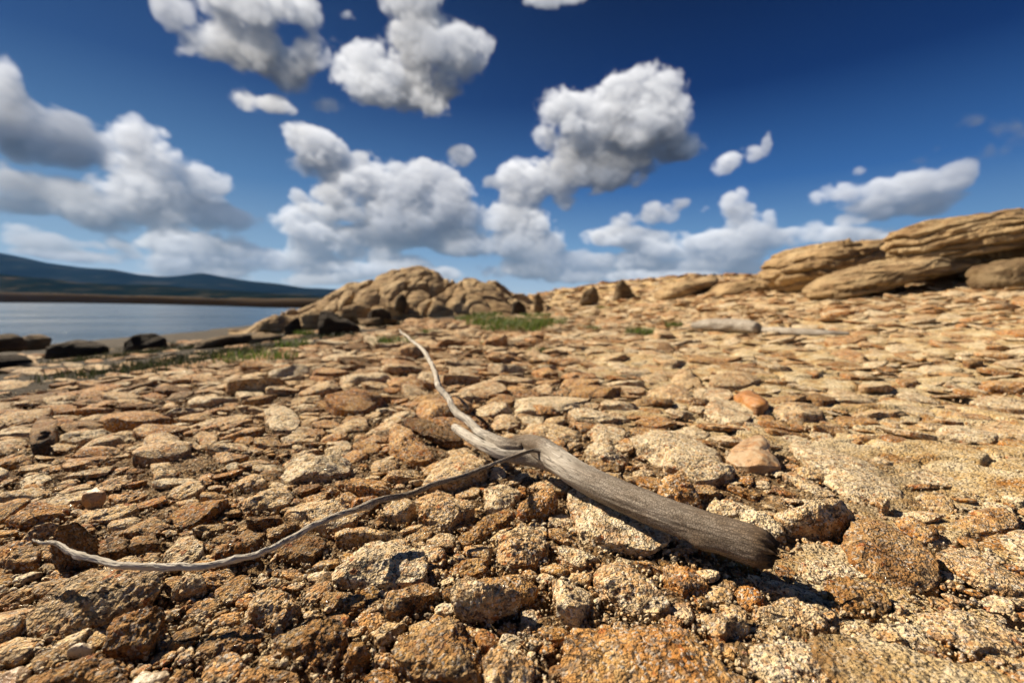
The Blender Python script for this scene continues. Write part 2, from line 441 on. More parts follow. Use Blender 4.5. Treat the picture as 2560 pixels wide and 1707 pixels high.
def random_outline(r, rs):
    n = rs.randint(4, 8); a = np.sort(rs.uniform(0, 2 * math.pi, n) * .35 + np.arange(n) / n * 2 * math.pi * .65 + rs.rand() * 6)
    asp = rs.uniform(.55, .95); ro = rs.uniform(0, math.pi)
    c, s_ = math.cos(ro), math.sin(ro)
    p = np.stack([np.cos(a), np.sin(a) * asp], 1) * rs.uniform(.85, 1.2, (n, 1)) * r * 1.12
    return poly_outline(p @ np.array([[c, s_], [-s_, c]]))

# ------------------------------------------------------------------ materials
def new_mat(name):
    m = bpy.data.materials.new(name); m.use_nodes = True
    return m, NT(m.node_tree)
def finish(g, col, rough, nor=None, spec=.5, **kw):
    b = g.new('ShaderNodeBsdfPrincipled')
    g.put(b.inputs['Base Color'], col); g.put(b.inputs['Roughness'], rough)
    g.put(b.inputs['Specular IOR Level'], spec)
    for k, v in kw.items(): g.put(b.inputs[k.replace('_', ' ')], v)
    if nor is not None: g.put(b.inputs['Normal'], nor)
    g.put(g.new('ShaderNodeOutputMaterial').inputs[0], b.outputs[0])
    return b
def bump(g, h, dist, strength=1.0, nor=None):
    b = g.new('ShaderNodeBump'); b.inputs['Distance'].default_value = dist; b.inputs['Strength'].default_value = strength
    g.put(b.inputs['Height'], h); g.put(b.inputs['Normal'], nor)
    return b.outputs[0]

def granite(name, mode):
    """weathered granite. tone = (pale, rusty, dark): object colour, or the 'tone' attribute of a scattered mesh"""
    m, g = new_mat(name)
    if mode == 'object':
        oi = g.new('ShaderNodeObjectInfo'); co = g.v('ADD', g.new('ShaderNodeTexCoord').outputs['Object'], g.vs((31.0, 17.0, 23.0), oi.outputs['Random']))
        tone = oi.outputs['Color']
    else:
        co = g.new('ShaderNodeNewGeometry').outputs['Position']
        a = g.new('ShaderNodeAttribute'); a.attribute_name = 'tone'; tone = a.outputs['Vector']
    ts = g.new('ShaderNodeSeparateXYZ'); g.put(ts.inputs[0], tone)
    pale, rusty, dark = ts.outputs
    ng = g.new('ShaderNodeNewGeometry'); sn = g.new('ShaderNodeSeparateXYZ'); g.put(sn.inputs[0], ng.outputs['Normal'])
    side = g.rng(sn.outputs[2], .75, .15)                                   # joint faces carry the iron stain
    st = g.noise(co, 16.0, 5.0, .62, .6)
    st2 = g.noise(co, 70.0, 4.0, .65)
    warp = g.v('ADD', co, g.vs(g.noise(co, 240.0, 2.0, .5, out=1), .004))
    gr = g.voro(warp, 330.0, out='Color'); sg = g.new('ShaderNodeSeparateColor'); g.put(sg.inputs[0], gr)
    gr2 = g.voro(warp, 150.0, out='Color'); sg2 = g.new('ShaderNodeSeparateColor'); g.put(sg2.inputs[0], gr2)
    tan = g.mix(g.rng(st2, .35, .65), (.42, .225, .062), (.60, .375, .135))
    pl = g.mix(g.rng(st2, .35, .65), (.60, .46, .255), (.76, .64, .45))
    base = g.mix(g.m('ADD', pale, g.m('MULTIPLY', g.m('SUBTRACT', st2, .5), .9), clamp=True), tan, pl)
    rcol = g.ramp(st2, [(.30, (.085, .028, .008)), (.50, (.40, .140, .016)), (.68, (.58, .28, .050))])
    rf = g.m('ADD', g.m('MULTIPLY', rusty, .95), g.m('MULTIPLY', g.m('SUBTRACT', st, .54), 3.2))
    rf = g.m('ADD', rf, g.m('MULTIPLY', side, .46), clamp=True)
    base = g.mix(g.m('MULTIPLY', rf, .88), base, rcol)
    # crystals: black mica, grey and milky quartz, amber feldspar
    base = g.mix(g.m('MULTIPLY', g.m('LESS_THAN', sg.outputs[0], .17), .78), base, (.055, .045, .038))
    base = g.mix(g.m('MULTIPLY', g.m('GREATER_THAN', sg.outputs[1], .84), .60), base, (.66, .61, .53))
    base = g.mix(g.m('MULTIPLY', g.m('LESS_THAN', sg2.outputs[1], .14), .50), base, (.42, .20, .06))
    base = g.mix(g.m('MULTIPLY', g.m('LESS_THAN', sg2.outputs[2], .16), .45), base, (.20, .165, .13))
    base = g.mix(g.m('MULTIPLY', g.m('GREATER_THAN', g.m('ADD', sg2.outputs[0], g.m('MULTIPLY', g.m('SUBTRACT', st, .5), .25)), .985), .7), base, (.36, .10, .018))
    base = g.mix(g.m('MULTIPLY', g.m('LESS_THAN', g.noise(co, 33.0, 4.0, .6), .42), .45), base, g.mix(1.0, base, (.45, .40, .36), 'MULTIPLY'))
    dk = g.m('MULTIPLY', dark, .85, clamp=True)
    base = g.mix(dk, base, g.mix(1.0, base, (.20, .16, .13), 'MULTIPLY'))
    h1 = g.noise(co, 55.0, 6.0, .68)
    h2 = g.voro(warp, 330.0)
    pit = g.rng(g.voro(warp, 150.0), 0.0, .45)
    nor = bump(g, h1, .009, .8)
    nor = bump(g, g.m('ADD', g.m('MULTIPLY', h2, -.8), g.m('MULTIPLY', pit, .7)), .0035, .9, nor)
    crk = g.voro(g.v('ADD', co, g.vs(g.noise(co, 30.0, 4.0, .6, out=1), .05)), 11.0, 'DISTANCE_TO_EDGE')
    ck_ = g.m('MULTIPLY', g.rng(crk, .020, .004), g.rng(st, .42, .50))
    base = g.mix(g.m('MULTIPLY', ck_, .7), base, (.05, .03, .018))
    nor = bump(g, g.m('SUBTRACT', 1.0, ck_), .004, .8, nor)
    spk = g.m('GREATER_THAN', sg.outputs[2], .985)
    rough = g.mix(spk, (.82,) * 3, (.14,) * 3)
    finish(g, base, rough, nor, spec=g.mix(spk, (.25,) * 3, (1.0,) * 3))
    return m

M_STONE = granite('weathered_granite', 'object')
M_RUBBLE = granite('granite_rubble', 'attr')

def ground_mat():
    m, g = new_mat('stony_ground')
    co = g.new('ShaderNodeNewGeometry').outputs['Position']
    def A(n):
        a = g.new('ShaderNodeAttribute'); a.attribute_name = n; return a.outputs['Fac']
    mud, rock = A('mud'), A('rock')
    n1 = g.noise(co, 9.0, 5.0, .6); n2 = g.noise(co, 60.0, 5.0, .65)
    warp = g.v('ADD', co, g.vs(g.noise(co, 200.0, 2.0, .5, out=1), .004))
    v1 = g.voro(warp, 210.0); c1 = g.new('ShaderNodeSeparateColor'); g.put(c1.inputs[0], g.voro(warp, 210.0, out='Color'))
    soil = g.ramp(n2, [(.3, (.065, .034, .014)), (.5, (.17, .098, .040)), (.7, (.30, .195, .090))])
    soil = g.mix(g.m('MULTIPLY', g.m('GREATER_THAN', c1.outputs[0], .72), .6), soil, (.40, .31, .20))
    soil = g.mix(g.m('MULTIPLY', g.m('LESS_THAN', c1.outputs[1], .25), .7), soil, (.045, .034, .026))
    rk = g.ramp(n1, [(.34, (.36, .165, .040)), (.47, (.54, .38, .175)), (.62, (.68, .56, .36))])
    c3 = g.new('ShaderNodeSeparateColor'); g.put(c3.inputs[0], g.voro(warp, 330.0, out='Color'))
    rk = g.mix(g.m('MULTIPLY', g.m('GREATER_THAN', c3.outputs[1], .80), .6), rk, (.60, .54, .43))
    rk = g.mix(g.m('MULTIPLY', g.m('LESS_THAN', c3.outputs[0], .17), .78), rk, (.055, .043, .035))

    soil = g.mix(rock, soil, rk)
    far = g.ramp(g.noise(co, .9, 6.0, .65), [(.35, (.38, .24, .095)), (.65, (.56, .40, .20))])
    r = g.v('LENGTH', co)
    soil = g.mix(g.rng(r, 8.0, 26.0), soil, far)
    md = g.ramp(g.noise(co, 2.2, 6.0, .65), [(.35, (.026, .020, .013)), (.6, (.055, .042, .028)), (.75, (.11, .083, .056))])
    soil = g.mix(mud, soil, md)
    nor = bump(g, n2, .02, .8); nor = bump(g, g.m('MULTIPLY', v1, -1.0), .004, .9, nor)
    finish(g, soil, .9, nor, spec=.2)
    return m
M_GROUND = ground_mat()

# ------------------------------------------------------------------ ground: one sheet, fine near the stones, coarse towards the horizon
def graded(a, b, fine, s):
    t0, t1 = np.arcsinh(a / s), np.arcsinh(b / s)
    return s * np.sinh(np.linspace(t0, t1, int((t1 - t0) / (fine / s))))
gx = graded(-70, 70, .0052, .75); gx = np.r_[-5800, -2500, -800, -300, -140, gx, 140, 300, 800, 2500, 5800]
gy = graded(-.55, 70, .0050, .75) + .30; gy = np.r_[-5800, -1500, -300, -80, -20, -6, -2, -.8, gy, 140, 300, 800, 2500, 5800]
GX, GY = np.meshgrid(gx, gy, indexing='ij')
GZ = terrain(GX.ravel(), GY.ravel()).reshape(GX.shape)
P2 = np.stack([GX.ravel(), GY.ravel(), np.zeros(GX.size)], 1)
r2 = np.hypot(P2[:, 0], P2[:, 1])
near = r2 < 7
mudm = sstep(-P2[:, 0] + .35 * vnoise(P2 * .8, 4) - .1 * np.maximum(0, 3 - P2[:, 1]), 1.60, 1.95) * sstep(P2[:, 1], -3, .5)
mudm = np.maximum(mudm, sstep(P2[:, 1], 8.5, 10) * sstep(-P2[:, 0] / np.maximum(P2[:, 1], 1), .0, .06) * sstep(P2[:, 1], 26, 18))
rockm = sstep(P2[:, 0] + .25 * vnoise(P2 * 2.2, 8), .25, .75)
dz = np.zeros(len(P2))
pn = P2[near]
w1, w2, wid = worley(pn[:, :2] * np.array([5.0, 7.5]) + .25 * np.stack([vnoise(pn * 9, 1), vnoise(pn * 9, 2)], 1), 3)
crack = sstep(w2 - w1, .0, .12)
plate = (wid * .010 + .018 * crack - .010) + .012 * vnoise(pn * 5, 6)
fin = fbm(pn * 26, 5, 11, .58)
soilz = fin * .0075
dz[near] = (rockm[near] * (plate + fin * .0028) + (1 - rockm[near]) * soilz) * (1 - sstep(r2[near], 3.5, 7)) - .006
GZ = GZ + dz.reshape(GZ.shape)
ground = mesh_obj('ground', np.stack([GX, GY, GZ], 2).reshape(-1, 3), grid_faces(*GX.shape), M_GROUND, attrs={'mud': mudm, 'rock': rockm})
tag(ground, kind='structure')
print('DBG ground verts', GX.size)
def mud_at(x, y):
    m_ = -x - .1 * max(0, 3 - y) + .12 * math.sin(y * 2.1)
    if m_ > 1.72 and y > 0: return True
    return y > 9 and -x / y > .03 and y < 24

# ------------------------------------------------------------------ individual stones
# tone: (pale, rusty, dark)
TONES = {'P': (.95, .02, .0), 'T': (.55, .18, .0), 'Y': (.70, .30, .0), 'R': (.25, .62, .05), 'O': (.35, .85, .0), 'B': (.15, .42, .38), 'D': (.1, .35, .75), 'W': (1.35, -.35, .0), 'G': (.8, -.3, .25)}
VIEW = {4: (0, 900, 2.6133), 5: (0, 1300, 2.6133), 6: (800, 1200, 2.6133), 7: (1660, 1100, 2.5833), 8: (900, 780, 2.2189), 9: (1500, 860, 2.2189), 1: (0, 560, 2.352), 0: (0, 0, 2352 / 2560)}
# (photograph crop, tone, thickness factor, label, outline, options)
HERO = [
 (6,'P',.42,'pale grey triangular slab crossed by the shadow of the thin twig',[(75,600),(90,540),(230,440),(350,330),(480,310),(640,390),(690,450),(705,640),(640,700),(500,690),(300,650),(150,650),(80,655)],{}),
 (6,'T',.5,'tan stone with an orange underside just below the thin grey twig',[(605,165),(640,120),(690,60),(800,20),(900,60),(990,90),(1015,150),(960,200),(850,290),(780,310),(690,270),(625,220)],{}),
 (6,'P',.4,'pale blocky stone directly below the driftwood fork',[(1070,20),(1200,-10),(1290,40),(1310,90),(1240,150),(1180,200),(1080,180)],{}),
 (6,'R',.5,'pointed oval rusty tan stone below the fork, beside the big slab under the trunk',[(1280,200),(1330,120),(1430,70),(1520,60),(1555,110),(1530,170),(1440,225),(1320,240)],{'lift':.01}),
 (6,'B',.35,'long narrow brown slab carrying a straight twig shadow',[(890,380),(1040,250),(1230,140),(1270,190),(1240,250),(1100,330),(980,410),(930,420)],{}),
 (6,'T',.5,'round coarse-grained stone with an amber crystal below the pointed oval stone',[(1130,370),(1200,290),(1350,250),(1450,290),(1490,360),(1470,460),(1400,540),(1250,560),(1150,490)],{}),
 (6,'P',.32,'large pale slab with a rusty edge lying under the thick trunk',[(1610,30),(1680,10),(1850,80),(2050,200),(2230,300),(2290,370),(2270,430),(2160,495),(1980,450),(1780,390),(1700,310),(1640,150)],{}),
 (6,'Y',.45,'amber and pale block standing above the big orange slab',[(1810,480),(1900,450),(2050,500),(2180,620),(2250,740),(2300,830),(2200,870),(2030,850),(1900,740),(1790,620)],{}),
 (0,'R',.30,'very big flat orange-brown slab at the bottom edge of the photo',[(1412,1579),(1431,1541),(1489,1529),(1642,1533),(1718,1570),(1788,1640),(1870,1710),(1880,1800),(1430,1800),(1405,1700)],{'scale':1}),
 (6,'T',.7,'wedge-shaped stone with red spots and a shaded rusty flank, mid-way along the bottom',[(870,800),(880,740),(830,650),(930,610),(1100,640),(1320,630),(1335,660),(1290,730),(1200,790),(1130,890),(1060,905),(960,870)],{'lift':.02}),
 (6,'B',.35,'dark brown flat stone touching the top of the red-spotted wedge stone',[(820,580),(870,530),(960,480),(1090,480),(1110,590),(1000,620),(860,620)],{}),
 (6,'R',.8,'small round amber pebble between the pale triangular slab and the dark flat stone',[(710,580),(770,540),(830,580),(820,620),(760,640)],{}),
 (6,'B',.45,'big rough brown block with red grains under the red-spotted wedge stone',[(450,1150),(540,960),(700,860),(850,820),(960,880),(990,950),(1060,1150),(1060,1280),(900,1330),(700,1330),(550,1220)],{}),
 (6,'R',.7,'squarish upright rusty block cut off by the bottom edge',[(1060,1110),(1200,1050),(1390,1080),(1400,1400),(1100,1400)],{}),
 (5,'B',.6,'large rounded brown boulder with red flecks below the pale triangular slab',[(1790,740),(1900,660),(2050,590),(2240,600),(2280,720),(2190,900),(2000,915),(1850,850)],{}),
 (5,'B',.5,'flat brown stone whose top touches the pale triangular slab',[(2080,490),(2110,440),(2230,425),(2380,470),(2390,540),(2290,590),(2150,560)],{}),
 (7,'O',.6,'bright orange lump below the middle of the trunk',[(-10,790),(60,750),(150,770),(290,880),(280,960),(130,1000),(50,920),(0,860)],{}),
 (7,'P',.4,'pale slab with a rusty front rim above the thick trunk',[(-10,30),(120,50),(350,60),(470,160),(450,210),(330,260),(220,280),(120,210),(0,180)],{}),
 (7,'Y',.9,'smooth honey-coloured pyramid stone with a glossy facet',[(400,80),(440,20),(520,-30),(620,-40),(680,0),(730,100),(755,180),(660,190),(560,175),(480,150)],{'smooth':1,'lift':.01}),
 (7,'O',.7,'deep rust-red stone leaning against the upper side of the trunk',[(-40,230),(0,200),(100,200),(170,260),(240,380),(240,430),(120,400),(0,360)],{'lift':.01}),
 (7,'P',.45,'pale stone behind the broken end of the trunk',[(270,420),(300,370),(500,370),(600,440),(520,510),(330,470)],{}),
 (7,'W',.6,'white speckled stone with an orange corner touching the trunk end',[(480,500),(520,410),(640,430),(700,490),(760,560),(790,630),(720,650),(600,590)],{'lift':.005}),
 (7,'Y',.55,'tan stone with an orange front overhanging a black hollow',[(710,430),(780,380),(1000,350),(1250,400),(1300,450),(1150,540),(1000,600),(820,590),(750,520)],{'lift':.012}),
 (7,'R',.40,'big rounded rusty brown boulder beyond the trunk end',[(1140,570),(1190,490),(1280,450),(1400,480),(1560,570),(1740,740),(1790,850),(1760,910),(1600,960),(1460,940),(1330,850),(1180,720)],{'dark':.25}),
 (7,'R',.5,'low rusty block tucked behind the big rounded rusty boulder',[(1470,470),(1600,450),(1720,540),(1780,620),(1700,660),(1600,620),(1550,560)],{}),
 (7,'R',.45,'orange-brown oval slab with a dark crack near the frame edge, uphill of the rusty boulder',[(1840,530),(1900,480),(2080,400),(2220,420),(2300,500),(2280,570),(2150,610),(1950,610),(1860,580)],{}),
 (7,'B',.4,'flat brown stone in front of the rusty boulder, edged by trunk shadow',[(1020,880),(1120,870),(1330,880),(1420,950),(1470,1060),(1430,1120),(1250,1110),(1080,1100),(1100,1000)],{}),
 (7,'W',.3,'whitish flat stone between the trunk end and the rusty boulder',[(870,800),(930,750),(1050,730),(1250,830),(1330,880),(1100,880),(1000,920),(890,870)],{}),
 (7,'T',.45,'tan stone with a rusty nose lying in the shadow of the trunk end',[(570,1060),(680,1000),(800,980),(1000,1050),(1090,1190),(1080,1250),(980,1240),(780,1170),(620,1120)],{}),
 (7,'T',.5,'small smooth egg-shaped stone on the seam beyond the orange-fronted stone',[(850,150),(940,150),(1040,210),(1040,260),(960,260),(880,220)],{'lift':.006}),
 (7,'Y',.3,'striped ochre slab below the small egg-shaped stone',[(760,200),(850,180),(1000,270),(1120,350),(1000,365),(850,280)],{}),
 (7,'P',.22,'very broad pinkish pale slab uphill of the honey-coloured pyramid stone',[(800,0),(1050,30),(1400,150),(1540,300),(1570,420),(1450,410),(1230,390),(1060,270),(900,130)],{}),
 (7,'P',.3,'pale flat stone with a rusty notch beyond the broad pinkish slab',[(1470,190),(1600,120),(1900,190),(1870,290),(1700,270),(1560,250)],{}),
 (7,'P',.25,'grey-white slab beside the frame edge above the dark-cracked oval slab',[(1790,160),(1950,120),(2200,230),(2345,330),(2345,430),(2100,340),(1900,280)],{}),
 (7,'T',1.0,'small upright stone standing beside the rusty boulder',[(1370,400),(1400,335),(1450,370),(1460,440),(1410,470)],{'lift':.012}),
 (7,'Y',.3,'long sloping slab with an ochre belly at the frame edge',[(1750,680),(1850,650),(2050,720),(2345,880),(2345,1000),(2100,960),(1950,880),(1800,780)],{}),
 (7,'R',.6,'small rusty stone beside the big orange slab at the bottom',[(240,1270),(400,1250),(480,1350),(440,1400),(330,1360)],{}),
 (7,'P',.22,'large pale striated slab cut by the bottom edge, next to the big orange slab',[(530,1300),(700,1250),(900,1240),(1080,1330),(1150,1480),(1170,1600),(700,1600),(540,1450)],{}),
 (7,'T',.2,'broad tan slab in the bottom corner beyond the pale striated slab',[(1190,1290),(1500,1260),(1700,1350),(1900,1500),(2000,1650),(1200,1650)],{}),
 (7,'T',.25,'tan slab above the broad corner slab',[(1640,1090),(1900,1020),(2150,1130),(2325,1250),(2325,1400),(2000,1370),(1700,1260)],{}),
 (7,'T',.4,'narrow tan stone between the flat brown stone and the broad corner slab',[(1340,1190),(1450,1165),(1600,1290),(1500,1310),(1350,1250)],{}),
 (7,'P',.5,'small pale stone touching the corner of the flat brown stone',[(1480,1030),(1575,1080),(1560,1130),(1480,1110)],{}),
 (7,'O',.5,'small amber chip stone beside the trunk shadow',[(-20,1130),(60,1100),(140,1150),(110,1210),(20,1210)],{}),
 (7,'P',.3,'pale slab covered by the long shadow beyond the trunk end',[(530,850),(680,880),(850,900),(980,960),(1060,1040),(1000,1040),(800,970),(640,960)],{}),
 (5,'T',.5,'huge tilted tan-brown boulder under the curled tip of the thin twig',[(145,690),(170,590),(320,460),(560,330),(690,250),(880,155),(1060,240),(1080,290),(1040,400),(900,520),(800,600),(640,650),(440,705),(250,715)],{'dark':.15}),
 (5,'B',.7,'wedge boulder with a reddish side crack below the huge tilted boulder',[(660,850),(740,640),(850,540),(1000,490),(1080,560),(1040,700),(960,850),(830,870)],{'lift':.01}),
 (5,'T',.6,'angular tan stone in the gap below the middle of the thin twig',[(1100,510),(1110,450),(1230,320),(1320,340),(1350,400),(1300,450),(1170,510)],{'lift':.01}),
 (5,'O',.7,'dark orange block directly behind the thin twig',[(1380,250),(1430,180),(1600,90),(1710,130),(1720,190),(1600,260),(1480,290)],{'dark':.35,'lift':.01}),
 (5,'P',.4,'pale slab behind the thin twig, touching the huge tilted boulder',[(1040,210),(1150,120),(1270,60),(1330,120),(1330,190),(1260,270),(1130,290)],{}),
 (5,'B',.55,'rounded brown stone above the huge tilted boulder',[(600,200),(660,130),(760,90),(850,150),(810,220),(640,250)],{}),
 (5,'D',1.1,'black shaded block behind the curled tip of the thin twig',[(290,220),(300,110),(430,10),(640,-40),(670,40),(620,160),(560,240),(430,270)],{'lift':.02}),
 (5,'R',.6,'rusty brown stone under the very end of the thin twig',[(-30,140),(60,90),(200,120),(270,200),(240,290),(100,300),(-20,260)],{}),
 (5,'T',.5,'squarish coarse stone upstream of the large rounded brown boulder',[(1580,600),(1650,450),(1750,410),(1900,440),(1970,520),(1900,620),(1800,690),(1680,640)],{}),
 (5,'B',.45,'jagged brown stone between the wedge boulder and the large rounded boulder',[(1260,830),(1350,750),(1500,700),(1650,620),(1710,700),(1700,760),(1560,830),(1400,890),(1320,900)],{}),
 (5,'B',.5,'small dark flake in the shaded gap under the wedge boulder',[(1010,820),(1100,765),(1220,755),(1235,800),(1120,850)],{}),
 (5,'W',.7,'milky quartz wedge standing beside the wedge boulder',[(430,885),(510,765),(600,785),(620,840),(530,860)],{'smooth':1,'quartz':1,'lift':.006}),
 (5,'Y',.4,'smooth yellowish flake in the bottom corner',[(-30,1020),(150,905),(205,945),(100,1060),(-20,1100)],{'smooth':1}),
 (5,'B',.45,'long dark brown rock across the bottom corner',[(60,1100),(160,1020),(300,945),(560,835),(800,845),(845,920),(820,1100)],{}),
 (5,'G',.5,'smooth grey stone at the bottom edge beside the long dark rock',[(840,1090),(930,975),(1090,940),(1105,975),(1010,1090)],{'smooth':1}),
 (5,'B',.5,'brown crumbly stone beside the smooth grey stone',[(1040,1090),(1130,955),(1250,945),(1310,1090)],{}),
 (5,'R',.45,'reddish flat stone at the bottom edge below the large rounded boulder',[(1520,1090),(1540,995),(1700,925),(1940,955),(1960,1090)],{}),
 (5,'T',.6,'small pale oblong stone in the gap beside the jagged brown stone',[(1245,650),(1290,590),(1380,555),(1395,600),(1330,655)],{}),
 (5,'B',.5,'low brown stone at the frame edge below the twig end',[(-20,560),(0,480),(90,430),(160,470),(150,520),(60,560)],{}),
 (5,'T',.35,'tan rubbly slab below the dark orange block',[(1640,400),(1700,350),(1850,360),(1910,400),(1820,430),(1720,425)],{}),
 (4,'Y',.5,'pale yellow stone with a brown crumbling end',[(860,665),(900,580),(960,450),(1080,420),(1170,460),(1180,510),(1260,530),(1240,590),(1100,650),(1000,665)],{'lift':.008}),
 (4,'P',.9,'upright whitish stone with a dark shaded side among flat stones',[(1720,320),(1840,262),(1910,290),(1960,390),(1940,460),(1780,475),(1740,400)],{'lift':.01}),
 (4,'T',.5,'small tan stone wedged beside the pale yellow stone',[(1250,460),(1300,440),(1420,470),(1420,540),(1320,550)],{}),
 (4,'D',1.2,'upright dark brown stone with a black face near the frame edge',[(190,460),(280,335),(340,365),(375,440),(355,600),(230,640),(205,560)],{'lift':.02}),
 (4,'W',.5,'white flat stone lying alone below the upright dark brown stone',[(100,780),(170,735),(300,715),(335,760),(250,805),(150,825)],{}),
 (4,'R',1.0,'small smooth brown pyramid stone near the white flat stone',[(530,935),(600,850),(640,815),(698,880),(680,925),(600,955)],{'smooth':1,'lift':.01}),
 (4,'P',.4,'large pale granular stone above the middle of the thin twig',[(1830,740),(1870,640),(2000,560),(2150,590),(2290,600),(2280,700),(2100,745),(1960,760),(1900,800)],{}),
 (4,'Y',.4,'yellow-stained slab touching the upper side of the thin twig',[(1850,970),(1950,860),(2080,840),(2250,870),(2340,1000),(2335,1060),(2200,1100),(2080,1090),(1950,1020)],{}),
 (4,'T',.5,'rounded tan stone beside the large pale granular stone',[(1540,820),(1560,750),(1680,710),(1760,760),(1740,830),(1620,845)],{}),
 (4,'T',.5,'pale-topped slab with a dark underside in the field beyond the upright whitish stone',[(1940,220),(2080,130),(2180,115),(2240,170),(2150,215),(2000,245)],{'lift':.01}),
 (4,'T',.4,'flat tan stone with a rusty underside leading to the large pale granular stone',[(2130,480),(2300,380),(2400,350),(2400,430),(2200,495)],{'lift':.006}),
 (4,'T',.4,'pinkish flat stone beyond the small smooth brown pyramid stone',[(590,830),(700,755),(830,725),(855,780),(760,845)],{}),
 (4,'T',.3,'long thin slab lying above the black shaded block',[(400,1060),(600,960),(900,925),(905,960),(750,1035),(600,1060)],{}),
 (4,'T',.3,'long flat sliver stone beyond the small wedged tan stone',[(1190,420),(1400,365),(1580,345),(1605,380),(1400,425),(1260,450)],{}),
 (4,'T',.5,'rough tan stone midway between the pale yellow stone and the thin twig',[(1090,880),(1120,820),(1230,755),(1330,775),(1365,840),(1290,890),(1180,905)],{}),
 (4,'R',.5,'rust-stained flat stone touching the small smooth brown pyramid stone',[(700,910),(720,860),(900,835),(965,860),(850,925),(760,935)],{}),
 (4,'B',.5,'low brown stone at the foot of the upright dark brown stone',[(-20,660),(150,595),(215,620),(205,685),(0,700)],{'lift':.01}),
 (8,'R',.7,'rusty coarse stone under the short grey branch stub',[(160,650),(190,615),(290,640),(395,740),(430,800),(300,845),(170,760)],{}),
 (8,'D',.35,'dark bark-like flake under the blunt branch stub',[(238,605),(350,588),(480,640),(585,720),(500,745),(380,700),(280,672)],{'lift':.035}),
 (8,'T',.4,'broad tan slab between the branch stub and the thin twig',[(330,980),(400,850),(510,740),(620,730),(710,800),(700,880),(560,960),(420,985)],{}),
 (8,'P',.3,'flat pale stone in the field beyond the fork, longest of its row',[(830,460),(900,445),(1100,430),(1280,455),(1200,520),(1050,570),(870,560)],{}),
 (8,'R',.5,'small rusty stone lying on the front of the long flat pale stone',[(945,500),(970,480),(1085,540),(1095,575),(1000,585)],{'lift':.015}),
 (8,'P',.4,'pale flat stone with a jagged rusty front beyond the fork',[(1150,560),(1250,510),(1400,540),(1510,580),(1400,612),(1200,608)],{'lift':.006}),
 (8,'T',.6,'brown-tan lump beside the base of the curved upright twig',[(730,600),(750,555),(850,550),(895,600),(830,655),(740,665)],{'lift':.006}),
 (8,'T',.4,'tan stone directly beyond the driftwood fork hump',[(850,660),(950,610),(1100,600),(1235,640),(1230,700),(1120,725),(980,685)],{}),
 (8,'P',.4,'whitish stone beyond the trunk between two rusty ones',[(1250,660),(1300,610),(1440,620),(1500,655),(1430,720),(1300,720)],{}),
 (8,'R',.5,'rusty stone with an orange corner beyond the pale jagged-fronted stone',[(1515,600),(1550,550),(1700,570),(1765,620),(1650,645)],{'lift':.006}),
 (8,'P',.28,'broad pale slab with a brown stain leading to the honey-coloured pyramid stone',[(1490,690),(1620,640),(1800,655),(1980,720),(2100,860),(2060,900),(1900,940),(1770,870),(1600,780)],{}),
 (8,'P',.5,'pale stone at the upper flank of the trunk near the fork',[(1235,800),(1300,735),(1430,725),(1495,780),(1450,860),(1330,850)],{}),
 (8,'B',.4,'brown flat stone under the trunk near the fork',[(1240,820),(1290,800),(1450,850),(1430,885),(1320,880)],{}),
 (9,'T',.4,'tan slab with a dark shaded end beyond the rust-red wedge stone',[(600,200),(700,130),(850,150),(905,175),(850,225),(720,245),(620,230)],{'lift':.012}),
 (9,'O',1.0,'rust-red smooth wedge stone with a purple-brown shaded side',[(735,260),(790,210),(850,240),(920,320),(940,370),(870,392),(820,345)],{'smooth':1,'lift':.012}),
 (9,'T',.5,'grainy tan boulder with a dark undercut beside the rust-red wedge stone',[(940,350),(1040,275),(1180,280),(1250,350),(1230,400),(1150,440),(1050,410)],{'lift':.008}),
 (9,'D',.6,'dark brown stone behind the grainy tan boulder',[(1080,270),(1190,250),(1300,290),(1310,320),(1240,345),(1150,290)],{'lift':.01}),
 (9,'T',.4,'tan rounded stone with an orange top leading to the tan slab',[(380,200),(430,130),(480,115),(530,170),(570,220),(530,255),(420,250)],{}),
 (9,'P',.35,'pale slab beyond the broad stained slab, facing the rust-red wedge stone',[(570,340),(650,290),(780,320),(840,390),(800,440),(700,430),(600,410)],{}),
 (9,'P',.3,'flat pale stone with a rusty front lip on the slope',[(1640,340),(1720,320),(1840,350),(1865,390),(1780,405),(1650,380)],{}),
 (9,'R',.5,'small rusty block on the slope beyond the flat pale lipped stone',[(1640,170),(1730,165),(1770,210),(1700,240),(1650,215)],{'lift':.008}),
 (9,'O',.5,'narrow orange stone far up the slope',[(1330,160),(1380,150),(1435,185),(1390,195)],{'lift':.01}),
 (9,'D',.5,'dark stone near the frame edge high on the slope',[(2010,100),(2060,60),(2130,75),(2120,125),(2050,145)],{'lift':.01}),
 (9,'P',.25,'broad pale slab on the slope between the grainy boulder and the lipped stone',[(1640,250),(1720,240),(1880,290),(1900,330),(1750,320),(1650,300)],{}),
 (8,'T',.8,'rounded pale tan stone in the distance near the bright green tuft',[(1630,120),(1680,78),(1740,100),(1735,145),(1660,152)],{'lift':.02}),
 (8,'D',.9,'dark brown pointed stone just in front of the rounded distant stone',[(1650,200),(1655,165),(1700,170),(1755,210),(1700,215)],{'lift':.01}),
 (1,'T',.5,'flat tan stone alone on the mud by the frame edge',[(85,820),(110,795),(320,780),(345,800),(290,830),(120,835)],{'lift':.02}),
 (1,'T',.5,'flat tan stone on the mud where the stones begin',[(490,865),(580,820),(690,825),(700,845),(580,870)],{'lift':.02}),
 (1,'P',.35,'whitish flat slab in front of the black mound rock',[(2105,600),(2180,565),(2300,550),(2345,580),(2250,605)],{'lift':.03}),
 (1,'P',.35,'whitish elongated slab near the wedge rock, above the small green tufts',[(1850,705),(1900,680),(2050,685),(2060,705),(1920,715)],{'lift':.03}),
]
